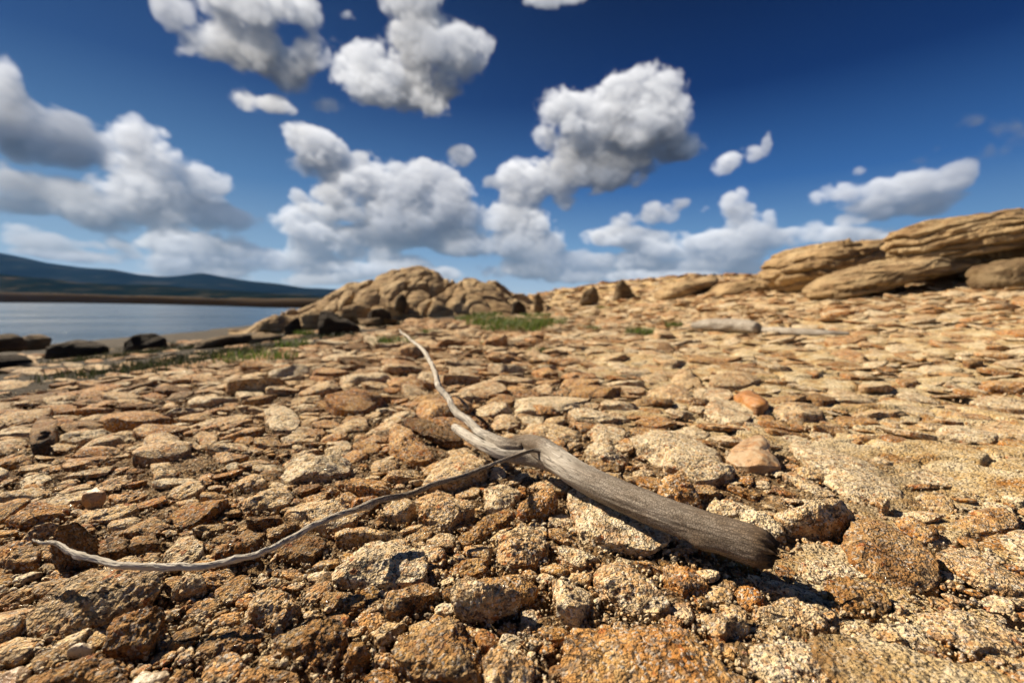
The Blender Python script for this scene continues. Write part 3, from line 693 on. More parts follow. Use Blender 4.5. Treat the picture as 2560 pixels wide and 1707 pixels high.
STONES_GROUP = 'loose granite stones scattered on the ground'
occupied = []                      # (x, y, r) circles of placed stones, hashed on a grid
from collections import defaultdict
cell_hash = defaultdict(list)
def occupy(x, y, r):
    k = len(occupied); occupied.append((x, y, r))
    s_ = .06
    for i in range(int(math.floor((x - r) / s_)), int(math.floor((x + r) / s_)) + 1):
        for j in range(int(math.floor((y - r) / s_)), int(math.floor((y + r) / s_)) + 1):
            cell_hash[(i, j)].append(k)
def is_free(x, y, r, f=.80):
    s_ = .06; seen = set()
    for i in range(int(math.floor((x - r) / s_)), int(math.floor((x + r) / s_)) + 1):
        for j in range(int(math.floor((y - r) / s_)), int(math.floor((y + r) / s_)) + 1):
            for k in cell_hash.get((i, j), ()):
                if k in seen: continue
                seen.add(k); ox, oy, orr = occupied[k]
                if (ox - x) ** 2 + (oy - y) ** 2 < ((orr + r) * f) ** 2: return False
    return True

M_SMOOTH, g = new_mat('smooth_stained_stone')
oi = g.new('ShaderNodeObjectInfo'); co = g.v('ADD', g.new('ShaderNodeTexCoord').outputs['Object'], g.vs((31., 17., 23.), oi.outputs['Random']))
s3 = g.new('ShaderNodeSeparateXYZ'); g.put(s3.inputs[0], oi.outputs['Color'])
n_ = g.noise(co, 26.0, 5.0, .6, .8)
cc = g.mix(g.m('ADD', g.m('ADD', s3.outputs[1], .12), g.m('MULTIPLY', g.m('SUBTRACT', n_, .5), 2.6), clamp=True), g.mix(s3.outputs[0], (.36, .22, .09), (.47, .40, .29)), (.34, .145, .035))
cc = g.mix(g.m('MULTIPLY', g.m('LESS_THAN', g.noise(co, 60., 3., .6), .40), .5), cc, (.12, .06, .03))
finish(g, cc, .48, bump(g, g.noise(co, 60., 5., .6), .008, .6), spec=.5)

n_obj = 0
LAND = []                          # landmarks that other stones are described by
def add_stone(P, Fc, loc, tone, label, mat, slope=(0, 0)):
    P = P.copy(); P[:, 2] += P[:, 0] * slope[0] + P[:, 1] * slope[1]
    o = mesh_obj('stone', P, Fc, mat, loc=loc)
    o.color = (*tone, 1.0)
    return tag(o, label, 'stone', STONES_GROUP)

rs0 = np.random.RandomState(11)
for hi_, (vw, tn, tf, lab, pts, op) in enumerate(HERO):
    x0, y0, sc = VIEW[vw]
    if vw == 0: sc = 1.0
    px = [(a / sc + x0, b / sc + y0) for a, b in pts]
    ys = [b for a, b in px]; y_a, y_b = min(ys), max(ys)
    q0 = hit(sum(a for a, b in px) / len(px), y_b - .3 * (y_b - y_a))
    # size first, then the outline at the height of its own rim
    flat_pts = [hit(a, b) for a, b in px]
    ar = abs(sum(flat_pts[k - 1].x * flat_pts[k].y - flat_pts[k].x * flat_pts[k - 1].y for k in range(len(px)))) / 2
    h = tf * math.sqrt(ar) * .95
    dist = math.hypot(q0.x, q0.y)
    wpx = (max(a for a, b in px) - min(a for a, b in px)) / F * dist
    h = min(h, wpx * .7) * (.95 if dist < 1 else .75)
    h = max(min(h, (y_b - y_a) / F * dist * .8), .012)
    lift = op.get('lift', 0); h *= (.88 if vw == 7 else 1.0) if dist < 1.1 else .75; topz = h * (.72 if dist < 1.1 else .5) + lift
    W3 = []
    for (a, b) in px:
        f = (b - y_a) / (y_b - y_a)
        W3.append(hit(a, b, topz * (1 - .85 * f)))
    pl = np.array([[q.x, q.y] for q in W3]); c = centroid(pl)
    fn = poly_outline(pl - c)
    tone = list(TONES[tn]); tone[2] += op.get('dark', 0) + (.20 if vw == 5 else 0)  # corner crop: dark brown rock plus corner falloff, both put into the tone
    tone = [t + d_ for t, d_ in zip(tone, rs0.uniform(-.1, .1, 3) * (1, .7, .3))]
    sub = 6 if (dist < .75 and wpx > .07) else (5 if dist < 1.6 else 4)
    sm = op.get('smooth')
    P, Fc = stone_shape(sub, fn, h, 100 + hi_, flat=4.0 if h / math.sqrt(ar) > .6 else 8.0, cuts=rs0.randint(7, 13), rough=.5 if sm else 1.0, fine=0 if sm or dist > 1.2 else .0012)
    gz = float(terrain(c[0], c[1]))
    tilt = rs0.uniform(-.08, .08, 2) + np.array([0, min(.38, .42 * topz / max(np.ptp(pl[:, 1]), .01)) if dist < 1.3 else 0])
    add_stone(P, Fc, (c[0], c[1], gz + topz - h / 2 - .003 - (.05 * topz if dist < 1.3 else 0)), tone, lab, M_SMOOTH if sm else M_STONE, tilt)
    rr = fn(np.linspace(-math.pi, math.pi, 24))
    occupy(c[0], c[1], float(rr.min()) * .95)
    for k, a in enumerate(np.linspace(-math.pi, math.pi, 25)[:-1]):
        r_ = float(rr[k]); rm = float(rr.min())
        if r_ > rm * 1.15: occupy(c[0] + math.cos(a) * (r_ - rm * .55), c[1] + math.sin(a) * (r_ - rm * .55), rm * .5)
    LAND.append((c[0], c[1], lab, math.sqrt(ar)))
    n_obj += 1

# ---- the many other stones: positions by dart throwing, biggest first
rs1 = np.random.RandomState(23)
cand = []
def throw(n, ymin, ymax, umax, rlo, rhi, power=2.2, f=.82):
    """n darts over a fan of ground seen from near the camera"""
    out = 0
    # depth density falls off so that far ground is covered by bigger stones
    yy = np.exp(rs1.uniform(math.log(ymin), math.log(ymax), n)); uu = rs1.uniform(-umax, umax, n)
    rr = rlo * (rhi / rlo) ** (rs1.rand(n) ** power)
    order = np.argsort(-rr)
    for k in order:
        y, r = float(yy[k]), float(rr[k]); x = float(uu[k]) * max(y, .45)
        if mud_at(x, y) and (y > 9 or rs1.rand() < .96): continue
        if x > .38 and y < 2.0 and r < .09 and rs1.rand() < .55: continue
        if x < -1.2 and r > .05 and y < 6: r *= .6
        if not is_free(x, y, r, f): continue
        occupy(x, y, r); cand.append((x, y, r)); out += 1
    return out
throw(2600, .26, 1.15, 1.6, .012, .044, 1.7, .92)
throw(900, 1.0, 3.2, 1.45, .06, .12, 1.6, .95)
throw(11000, 1.05, 3.2, 1.45, .018, .070, 1.8, .88)
throw(13000, 2.8, 7.5, 1.4, .030, .115, 2.0, .86)
throw(13000, 7.0, 17.0, 1.35, .055, .19, 2.4, .84)
throw(5000, 16.0, 34.0, 1.3, .12, .34, 2.6, .84)
throw(5000, .24, 1.6, 1.5, .006, .014, 1.5, .92)
throw(5000, 1.3, 3.6, 1.4, .012, .024, 1.5, .9)
for _ in range(3200):                       # the shelf goes on beside and behind the camera
    x, y, r = rs1.uniform(-2.1, 3.6), rs1.uniform(-1.6, 1.4), .02 * (4.0 ** (rs1.rand() ** 1.6))
    if y > .22 and abs(x) < 1.5 * max(y, .45): continue
    if is_free(x, y, r, .9): occupy(x, y, r); cand.append((x, y, r))
OCC = np.array(occupied, np.float32)
def neighbours(x, y, r, k=12):
    """for stones x, y, r: direction and allowed reach towards their k closest neighbours (a weighted Voronoi cell)"""
    x, y, r = (np.atleast_1d(np.asarray(v, np.float32)) for v in (x, y, r)); ph, wr = [], []
    for a in range(0, len(x), 256):
        X, Y, R_ = x[a:a + 256, None], y[a:a + 256, None], r[a:a + 256, None]
        dx_, dy_ = OCC[None, :, 0] - X, OCC[None, :, 1] - Y; dd = np.hypot(dx_, dy_)
        gap = dd - OCC[None, :, 2]; gap[dd < 1e-4] = 1e9
        ix = np.argpartition(gap, k, 1)[:, :k]
        t = lambda A: np.take_along_axis(A, ix, 1)
        ph.append(np.arctan2(t(dy_), t(dx_))); rj = OCC[ix, 2]; d_ = t(dd); wr.append(d_ * R_ / (R_ + rj))
    return np.concatenate(ph), np.concatenate(wr)
def cell_reach(th, ph, wr, r, cap):
    """th (m, v), ph and wr (m, k) -> radius of the cell in each direction"""
    out = np.repeat((r * cap)[:, None], th.shape[1], 1).astype(np.float32)
    for j in range(ph.shape[1]):
        c = np.cos(th - ph[:, j:j + 1]); out = np.minimum(out, np.where(c > .12, wr[:, j:j + 1] / np.maximum(c, .12), 9))
    return out
print('DBG stones', len(cand))
def in_view(x, y):
    if y < .2: return False
    d_ = Vector((x, y, float(terrain(x, y)) - CAM_H)); c, s_ = math.cos(PITCH), math.sin(PITCH)
    fw = d_.y * c - d_.z * s_; up_ = d_.y * s_ + d_.z * c
    return fw > .1 and abs(d_.x / fw) < 1.12 and -.745 < up_ / fw < .74
cand.sort(key=lambda t: -t[2] / math.hypot(t[0], t[1], CAM_H))
indiv, rest = [], []
LIMIT = 296
for c_ in cand:
    if n_obj + len(indiv) < LIMIT and in_view(c_[0], c_[1]): indiv.append(c_)
    else: rest.append(c_)
tone_words = {'P': 'pale', 'T': 'tan', 'Y': 'ochre', 'R': 'rusty', 'O': 'orange', 'B': 'brown', 'W': 'whitish', 'D': 'dark'}
def pick_tone(x, y, rs):
    if x > .35: return rs.choice(list('PPPTTWYRBOR'))
    if y < .75 and x < -.1: return rs.choice(list('TBBBRYTBDR'))  # near corner: more dark brown rock, corner falloff painted in with it
    return rs.choice(list('PPTTTYTRRRBOOD'))
made = []
for k, (x, y, r) in enumerate(indiv):
    rs = np.random.RandomState(5000 + k)
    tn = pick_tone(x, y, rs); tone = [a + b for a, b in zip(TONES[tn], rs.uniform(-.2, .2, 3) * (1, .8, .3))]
    dist = math.hypot(x, y)
    hf = rs.uniform(.32, .62) if x < .3 else rs.uniform(.2, .45)
    if dist > 1.0: hf *= .72
    if rs.rand() < .08: hf *= 1.7
    h = r * 2 * hf
    ph_, wr_ = neighbours(x, y, r)
    cap = (1.3 if y < 1.15 and x < .3 else 1.45)
    ro_ = random_outline(r * 1.22, rs)
    fn = lambda th, ph_=ph_, wr_=wr_, r=r, cap=cap, ro_=ro_: np.minimum(cell_reach(th[None], ph_, wr_, np.array([r]), cap)[0] * .96, ro_(th) * 1.05)
    P, Fc = stone_shape(5 if dist < 1.0 else 4, fn, h, 900 + k, flat=rs.uniform(4.5, 9), cuts=rs.randint(8, 13), fine=.001 if dist < 1.2 else 0)
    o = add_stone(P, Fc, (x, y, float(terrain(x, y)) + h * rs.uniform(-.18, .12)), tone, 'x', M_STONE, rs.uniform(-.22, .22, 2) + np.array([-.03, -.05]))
    made.append([o, x, y, r, tn, hf, float(fnr) if False else 0])
# describe each by look and by the nearest told-apart stone
def describe(x, y, r, tn, hf):
    size = 'tiny' if r < .02 else 'small' if r < .032 else 'medium' if r < .055 else 'large'
    shape = 'flat' if hf < .42 else 'low' if hf < .55 else 'blocky' if hf < .75 else 'chunky'
    return f'{size} {shape} {tone_words[tn]} stone'
SHORT = {l[2]: None for l in LAND}
def rel(x, y, L):
    dx, dy = x - L[0], y - L[1]
    if abs(dx) > abs(dy): return 'on the lake side of' if dx < 0 else 'on the uphill side of'
    return 'beyond' if dy > 0 else 'in front of'
import re
def short(lab):
    """a landmark's own look, cut before it starts to point at something else"""
    t = re.split(r' (?:with|between|whose|beside|touching|under|below|above|behind|beyond|leading|at|in|near|lying|carrying|directly|crossed|just|mid-way|standing|leaning|overhanging|cut|across|upstream|uphill|tucked|covered|on|far|wedged|midway|among|alone|where|facing|that|high)\b', lab)[0]
    return t
sh_count = defaultdict(int)
for L in LAND: sh_count[short(L[2])] += 1
GOOD = [L for L in LAND if sh_count[short(L[2])] == 1 and len(short(L[2]).split()) >= 3]
used = defaultdict(list)
for mrec in made:
    o, x, y, r, tn, hf, _ = mrec
    L = sorted(GOOD, key=lambda L: math.hypot(L[0] - x, L[1] - y) / (1 + 1.2 * L[3]))[:3]
    done = False
    for Lk in L:
        lab = f'{describe(x, y, r, tn, hf)} {rel(x, y, Lk)} the {short(Lk[2])}'
        if lab not in used: done = True; break
    if not done: lab = f'{describe(x, y, r, tn, hf)} {rel(x, y, L[0])} the {short(L[0][2])}'
    used[lab].append((o, math.hypot(L[0][0] - x, L[0][1] - y)))
for lab, lst in used.items():
    lst.sort(key=lambda t: t[1])
    for k, (o, d_) in enumerate(lst):
        o['label'] = lab if len(lst) == 1 else (lab.replace(' stone ', ' stone, closest, ', 1) if k == 0 else lab.replace(' stone ', f" stone, {('second','third','fourth','fifth','sixth','seventh')[min(k-1,5)]} closest, ", 1))
        o['label'] = o['label'].replace(', closest,', ' closest to and').replace(' closest,', ' closest and') if len(lst) > 1 else o['label']
        w_ = o['label'].split()
        if len(w_) > 16: o['label'] = ' '.join(w_[:16])

# ---- rubble: everything smaller or farther, one mesh; and gravel between the stones
def scatter(name, items, protos, mat, label, kind_tone, zoff, cells=False):
    """items: list of (x, y, r, h, rot, seed)"""
    Vs, Fs, Ts = [], [], []; base = 0
    it = np.array(items); which = np.random.RandomState(3).randint(0, len(protos), len(it))
    zz = terrain(it[:, 0], it[:, 1])
    for p_, (PV, PF) in enumerate(protos):
        s_ = it[which == p_]; z_ = zz[which == p_]; n = len(s_)
        if not n: continue
        c, s2 = np.cos(s_[:, 4])[:, None], np.sin(s_[:, 4])[:, None]
        X = PV[None, :, 0] * s_[:, 2][:, None]; Y = PV[None, :, 1] * s_[:, 2][:, None]
        if cells:
            ph_, wr_ = neighbours(s_[:, 0], s_[:, 1], s_[:, 2])
            th = np.arctan2(Y, X) + s_[:, 4][:, None]
            k_ = cell_reach(th, ph_, wr_, s_[:, 2], 1.45) * .95 / s_[:, 2][:, None]
            X = X * k_; Y = Y * k_
        Z = PV[None, :, 2] * s_[:, 3][:, None]
        rs = np.random.RandomState(p_ + 7)
        tl = rs.uniform(-.25, .25, (n, 2)) + (-.02, -.04)
        xx = c * X - s2 * Y; yy = s2 * X + c * Y; z3 = Z + xx * tl[:, :1] + yy * tl[:, 1:]
        V = np.stack([xx + s_[:, 0][:, None], yy + s_[:, 1][:, None], z3 + (z_ + s_[:, 3] * zoff)[:, None]], 2)
        Vs.append(V.reshape(-1, 3).astype(np.float32))
        Fs.append((PF[None] + (np.arange(n) * len(PV))[:, None, None] + base).reshape(-1, 3)); base += n * len(PV)
        tn = [TONES[pick_tone(a, b, rs)] if kind_tone else TONES[rs.choice(list('PPGWTTYRWG'))] for a, b in s_[:, :2]]
        T = np.array(tn) + rs.uniform(-.25, .25, (n, 3)) * (1, .8, .5)
        Ts.append(np.repeat(T, len(PV), 0).astype(np.float32))
    o = mesh_obj(name, np.concatenate(Vs), np.concatenate(Fs), mat, attrs={'tone': np.concatenate(Ts)})
    return tag(o, label, name.replace('_', ' '), kind='stuff')
def protos(n, sub, s0, hf=1.0, rnd=False):
    out = []
    for k in range(n):
        rs = np.random.RandomState(s0 + k)
        out.append(stone_shape(sub, (lambda th: th * 0 + 1.0) if rnd else random_outline(1.0, rs), 1.0, s0 + k, flat=rs.uniform(5.0, 9.0) if rnd else rs.uniform(2.8, 4.2), cuts=rs.randint(6, 11), fine=0))
    return out
rs = np.random.RandomState(77)
def item(x, y, r):
    return (x, y, r, r * 2 * (rs.uniform(.28, .6) if x < .3 else rs.uniform(.16, .4)) * (.62 if y > 1.3 else .9), rs.uniform(0, 6.28))
nr = [item(*c_) for c_ in rest if math.hypot(c_[0], c_[1]) < 2.2 and c_[2] > .02]
md_ = [item(*c_) for c_ in rest if not (math.hypot(c_[0], c_[1]) < 2.2 and c_[2] > .02)]
scatter('rubble', nr + md_[:0], protos(14, 4, 300, rnd=True), M_RUBBLE, 'small loose granite stones filling the gaps between larger ones', True, .0, True)
scatter('distant_rubble', md_, protos(20, 3, 340, rnd=True), M_RUBBLE, 'field of small granite stones spreading towards the ridge', True, -.1, True)
gv = []
for _ in range(36000):
    y = math.exp(rs.uniform(math.log(.24), math.log(1.9))); x = rs.uniform(-1.45, 1.45) * max(y, .45)
    if x > .3 and rs.rand() < .5: continue
    r = .0012 * (4.6 ** (rs.rand() ** 1.4)) * (1.0 if y < 1 else 1.5)
    gv.append((x, y, r, r * rs.uniform(1.1, 2.0), rs.uniform(0, 6.28)))
scatter('gravel', gv, protos(8, 2, 370), M_RUBBLE, 'coarse granite gravel and grit between the stones', False, .0)
print('DBG near', len(nr), 'dist', len(md_))

# ------------------------------------------------------------------ driftwood
def wood(name, dark_end=0.0):
    m, g = new_mat(name)
    a = g.new('ShaderNodeAttribute'); a.attribute_name = 'grain'; co = a.outputs['Vector']       # round the limb / along it, metres
    b = g.new('ShaderNodeAttribute'); b.attribute_name = 'age'; age = g.new('ShaderNodeSeparateXYZ'); g.put(age.inputs[0], b.outputs['Vector'])
    st = g.v('MULTIPLY', co, (1, 1, .10))
    fib = g.noise(st, 420.0, 4.0, .6); fib2 = g.noise(g.v('MULTIPLY', co, (1, 1, .16)), 110.0, 4.0, .6)
    blot = g.noise(g.v('MULTIPLY', co, (1, 1, .5)), 22.0, 4.0, .6)
    pale = g.mix(g.rng(fib2, .35, .65), (.34, .305, .255), (.62, .58, .515))
    dark = g.mix(g.rng(fib2, .35, .65), (.082, .050, .025), (.170, .110, .062))
    f = g.m('ADD', age.outputs[0], g.m('MULTIPLY', g.m('SUBTRACT', blot, .5), 1.6), clamp=True)
    c = g.mix(f, pale, dark)
    ck = g.voro(g.v('MULTIPLY', co, (1, 1, 1.9)), 210.0, 'DISTANCE_TO_EDGE')                      # fine weather checks
    ck2 = g.voro(g.v('MULTIPLY', co, (1, 1, .12)), 260.0, 'DISTANCE_TO_EDGE')
    cm = g.m('MULTIPLY', g.m('LESS_THAN', ck, .09), g.rng(age.outputs[0], .15, .5))
    cm2 = g.m('MULTIPLY', g.m('LESS_THAN', ck2, .085), g.rng(fib2, .50, .56))
    crack = g.m('MAXIMUM', cm, cm2)
    c = g.mix(g.m('MULTIPLY', crack, .62), c, (.04, .028, .02))
    c = g.mix(age.outputs[1], c, (.030, .019, .012))
    c = g.mix(g.m('MULTIPLY', g.rng(fib, .42, .30), .45), c, (.07, .05, .035))
    h = g.m('SUBTRACT', g.m('MULTIPLY_ADD', fib, .5, fib2), g.m('MULTIPLY', crack, .6))
    finish(g, c, .78, bump(g, h, .0018, .9), spec=.25)
    return m
M_WOOD = wood('weathered_driftwood')

def catmull(C, n):
    C = np.asarray(C, float); P = np.vstack([2 * C[0] - C[1], C, 2 * C[-1] - C[-2]]); out = []
    for i in range(1, len(P) - 2):
        t = np.linspace(0, 1, n, endpoint=False)[:, None]; a, b, c, d_ = P[i - 1], P[i], P[i + 1], P[i + 2]
        out.append(.5 * (2 * b + (c - a) * t + (2 * a - 5 * b + 4 * c - d_) * t ** 2 + (3 * b - a - 3 * c + d_) * t ** 3))
    out.append(C[-1:])
    return np.vstack(out)
def limb(name, ctrl, mat, parent, seg=48, n=26, groove=.06, broken=0.0, seed=0, age_fn=None, oval=1.0, twist=3.0, kink=0.0, soft=1.0, knots=()):
    """ctrl rows: x, y, z, radius"""
    Q = catmull(ctrl, n)
    if kink: Q[:, :3] += np.stack([fbm(np.stack([np.arange(len(Q)) * .055 + 7 * a + seed] + [np.zeros(len(Q))] * 2, 1), 3, seed + a) for a in (0, 1, 2)], 1) * kink * np.clip(np.arange(len(Q)) / 40, 0, 1)[:, None]
    C, R = Q[:, :3], np.clip(Q[:, 3], .0006, None)
    T = np.gradient(C, axis=0); T /= np.linalg.norm(T, axis=1)[:, None]
    s = np.r_[0, np.cumsum(np.linalg.norm(np.diff(C, axis=0), axis=1))]
    U = np.zeros_like(C); u = np.cross(T[0], [0, 0, 1.0]); u /= np.linalg.norm(u)
    for i in range(len(C)):
        u = u - T[i] * (u @ T[i]); u /= np.linalg.norm(u); U[i] = u
    Wd = np.cross(T, U)
    th = np.linspace(0, 2 * math.pi, seg, endpoint=False)
    TH, SS = np.meshgrid(th, s); RR = np.repeat(R[:, None], seg, 1)
    co = np.stack([np.cos(TH + SS * twist) * 2.2, np.sin(TH + SS * twist) * 2.2, SS * 9], 2).reshape(-1, 3)
    d1 = fbm(co * np.array([1, 1, 1.]) + seed, 3, seed + 1).reshape(TH.shape)
    co2 = np.stack([np.cos(TH + SS * twist) * 7, np.sin(TH + SS * twist) * 7, SS * 12], 2).reshape(-1, 3)
    d2 = fbm(co2 + seed, 3, seed + 4, .6).reshape(TH.shape)
    rr = RR * (1 + .10 * soft * d1 + groove * d2)
    for (ks, ka, kr, kh) in knots:
        dd = ((SS - ks) ** 2 + (np.angle(np.exp(1j * (TH - ka))) * RR) ** 2) / kr ** 2
        rr = rr + kh * np.exp(-dd)
    off_s = np.zeros_like(rr)
    if broken:                                             # splintered end
        k = np.clip((SS - (s[-1] - broken)) / broken, 0, 1)
        jag = fbm(np.stack([np.cos(TH) * 3.5, np.sin(TH) * 3.5, TH * 0], 2).reshape(-1, 3) + 40 + seed, 4, 55, .7).reshape(TH.shape)
        off_s = k ** 2 * jag * broken * .5
        rr = rr * (1 - .25 * k ** 3) + k ** 1.5 * fbm(co2 * np.array([1.6, 1.6, .4]) + 9, 4, 77, .65).reshape(TH.shape) * R[-1] * .16
    X = C[:, None] + (np.cos(TH) * rr)[..., None] * U[:, None] + (np.sin(TH) * rr * oval)[..., None] * Wd[:, None] + off_s[..., None] * T[:, None]
    rows = [X]; ages = [np.zeros_like(rr)]; gs = [np.stack([np.cos(TH + SS * twist) * RR, np.sin(TH + SS * twist) * RR, SS], 2)]
    # end caps: rings shrinking towards the core
    def cap(Xr, Cc, Tn, rad, jagged, sgn, gr):
        out, gg = [], []
        for k in (.85, .6, .35, .12, .01):
            ring = Cc + (Xr - Cc) * k
            dep = (1 - k ** 2) ** .5 * rad * .45 * sgn
            if jagged: dep = dep * .3 + fbm((ring - Cc) / rad * 2.6 + 5, 4, 90, .7) * rad * .42 * (1 - k * .4) - (1 - k) * rad * .35
            else: dep = np.full(len(ring), dep)
            out.append(ring + dep[:, None] * Tn * (1 if jagged else 1)); gg.append(gr * np.array([k, k, 1]) + np.array([0, 0, rad * (1 - k) * sgn]))
        return out, gg
    o1, g1 = cap(X[-1], C[-1] + T[-1] * float(off_s[-1].mean()), T[-1], R[-1], bool(broken), 1, gs[0][-1])
    o0, g0 = cap(X[0], C[0], T[0], R[0], False, -1, gs[0][0])
    allr = np.concatenate([np.array(o0[::-1]), X, np.array(o1)]); allg = np.concatenate([np.array(g0[::-1]), gs[0], np.array(g1)])
    sa = np.r_[np.zeros(5), s, np.full(5, s[-1])]
    nr_ = len(allr)
    age = np.zeros((nr_, seg, 3))
    age[..., 0] = (age_fn(sa / s[-1]) if age_fn else np.full(nr_, .15))[:, None]
    if broken:
        e = np.clip((np.arange(nr_) - (nr_ - 7)) / 3.0, 0, 1); age[..., 1] = (e * .85)[:, None] + np.clip(sa - (s[-1] - broken * .9), 0, None)[:, None] * 45 * (.5 + .5 * np.clip(np.sin(th * 1 + 1.2), -.6, 1))[None]
    idx = np.arange(nr_ * seg).reshape(nr_, seg); nx_ = np.roll(idx, -1, 1)
    Fc = np.stack([idx[:-1].ravel(), idx[1:].ravel(), nx_[1:].ravel(), nx_[:-1].ravel()], 1)
    return mesh_obj(name, allr.reshape(-1, 3), Fc, mat, parent, attrs={'grain': allg.reshape(-1, 3), 'age': np.clip(age, 0, 1).reshape(-1, 3)})
def px3(x, y, z, r):
    q = at_height(x * K, y * K, z); return (q.x, q.y, q.z, r)

drift = bpy.data.objects.new('driftwood_branch', None); COL.objects.link(drift)
base = at_height(1240 * K, 1060 * K, 0.0); drift.location = base
tag(drift, 'weathered grey forked driftwood branch lying across the stones, thick end splintered', 'driftwood')
def dl(rows): return [(a - base.x, b - base.y, c - base.z, d_) for a, b, c, d_ in rows]
trunk = limb('trunk', dl([px3(1160, 1028, .056, .0150), px3(1205, 1022, .064, .0205), px3(1243, 1032, .068, .0235), px3(1290, 1064, .066, .0225), px3(1340, 1097, .060, .0215), px3(1420, 1136, .055, .0225), px3(1500, 1170, .052, .0235), px3(1580, 1200, .050, .0232), px3(1660, 1228, .048, .0240), px3(1725, 1250, .046, .0245), px3(1770, 1266, .045, .0215)]),
     M_WOOD, drift, seg=96, n=34, groove=.014, soft=.55, broken=.014, seed=3, age_fn=lambda t: np.interp(t, [0, .18, .26, .36, .5, .75, 1], [.75, .85, .40, .10, .45, .75, 1.0]), knots=((.03, 1.6, .018, .007), (.42, 2.4, .012, .006), (.43, .6, .014, .005)))
trunk['label'] = 'thick grey-brown trunk with fine cross cracks and a dark splintered end'
tw = limb('upright_twig', dl([px3(1200, 1030, .062, 0.01650), px3(1160, 1025, .060, 0.01500), px3(1110, 1002, .064, 0.00968), px3(1070, 965, .080, 0.00820), px3(1035, 925, .105, 0.00738), px3(1010, 885, .135, 0.00722), px3(995, 845, .165, 0.00590), px3(972, 808, .195, 0.00541), px3(948, 785, .215, 0.00476), px3(925, 763, .235, 0.00377), px3(915, 756, .242, 0.00180)]),
     M_WOOD, drift, seg=40, n=26, groove=.13, seed=12, kink=.004, age_fn=lambda t: np.interp(t, [0, .08, .2, 1], [.7, .35, .05, .12]), knots=((.33, 1.2, .008, .004), (.36, 4.0, .008, .003), (.5, 2.0, .006, .002)))
tw['label'] = 'long bleached twig curving up from the fork'
sb = limb('branch_stub', dl([px3(1275, 1062, .056, .0190), px3(1225, 1050, .052, .0175), px3(1165, 1043, .050, .0128), px3(1115, 1026, .054, .0112), px3(1080, 1006, .058, .0104), px3(1050, 985, .062, .0092), px3(1042, 980, .063, .0070)]),
     M_WOOD, drift, seg=40, n=22, groove=.06, seed=21, age_fn=lambda t: np.interp(t, [0, .3, .5, 1], [.6, .4, .05, .0]))
sb['label'] = 'short pale stub with a blunt rounded end'
st_ = limb('thin_twig', dl([px3(1268, 1052, .064, .0060), px3(1246, 1037, .076, .0050), px3(1215, 1036, .078, 0.00313), px3(1150, 1060, 0.078, 0.00325), px3(1080, 1087, 0.079, 0.00348), px3(1000, 1113, 0.079, 0.00354), px3(930, 1134, 0.078, 0.00360), px3(868, 1146, 0.078, 0.00429), px3(800, 1174, 0.077, 0.00360), px3(720, 1207, 0.073, 0.00348), px3(650, 1243, 0.068, 0.00348), px3(570, 1274, 0.064, 0.00336), px3(490, 1296, 0.062, 0.00325), px3(400, 1303, 0.062, 0.00336), px3(300, 1303, 0.062, 0.00336), px3(220, 1288, 0.064, 0.00325), px3(150, 1262, 0.068, 0.00278), px3(105, 1245, 0.071, 0.00197), px3(78, 1238, .072, 0.00070)]),
     M_WOOD, drift, seg=28, n=22, groove=.20, seed=33, kink=.0022, knots=((.20, 1.0, .006, .003), (.36, 2.5, .007, .004), (.52, 4.5, .005, .0025), (.70, 1.4, .006, .0025)), twist=14, age_fn=lambda t: np.interp(t, [0, .25, .45, .6, 1], [.62, .62, .45, .12, .1]))
st_['label'] = 'long thin grey twig sweeping low over the stones to a curled tip'

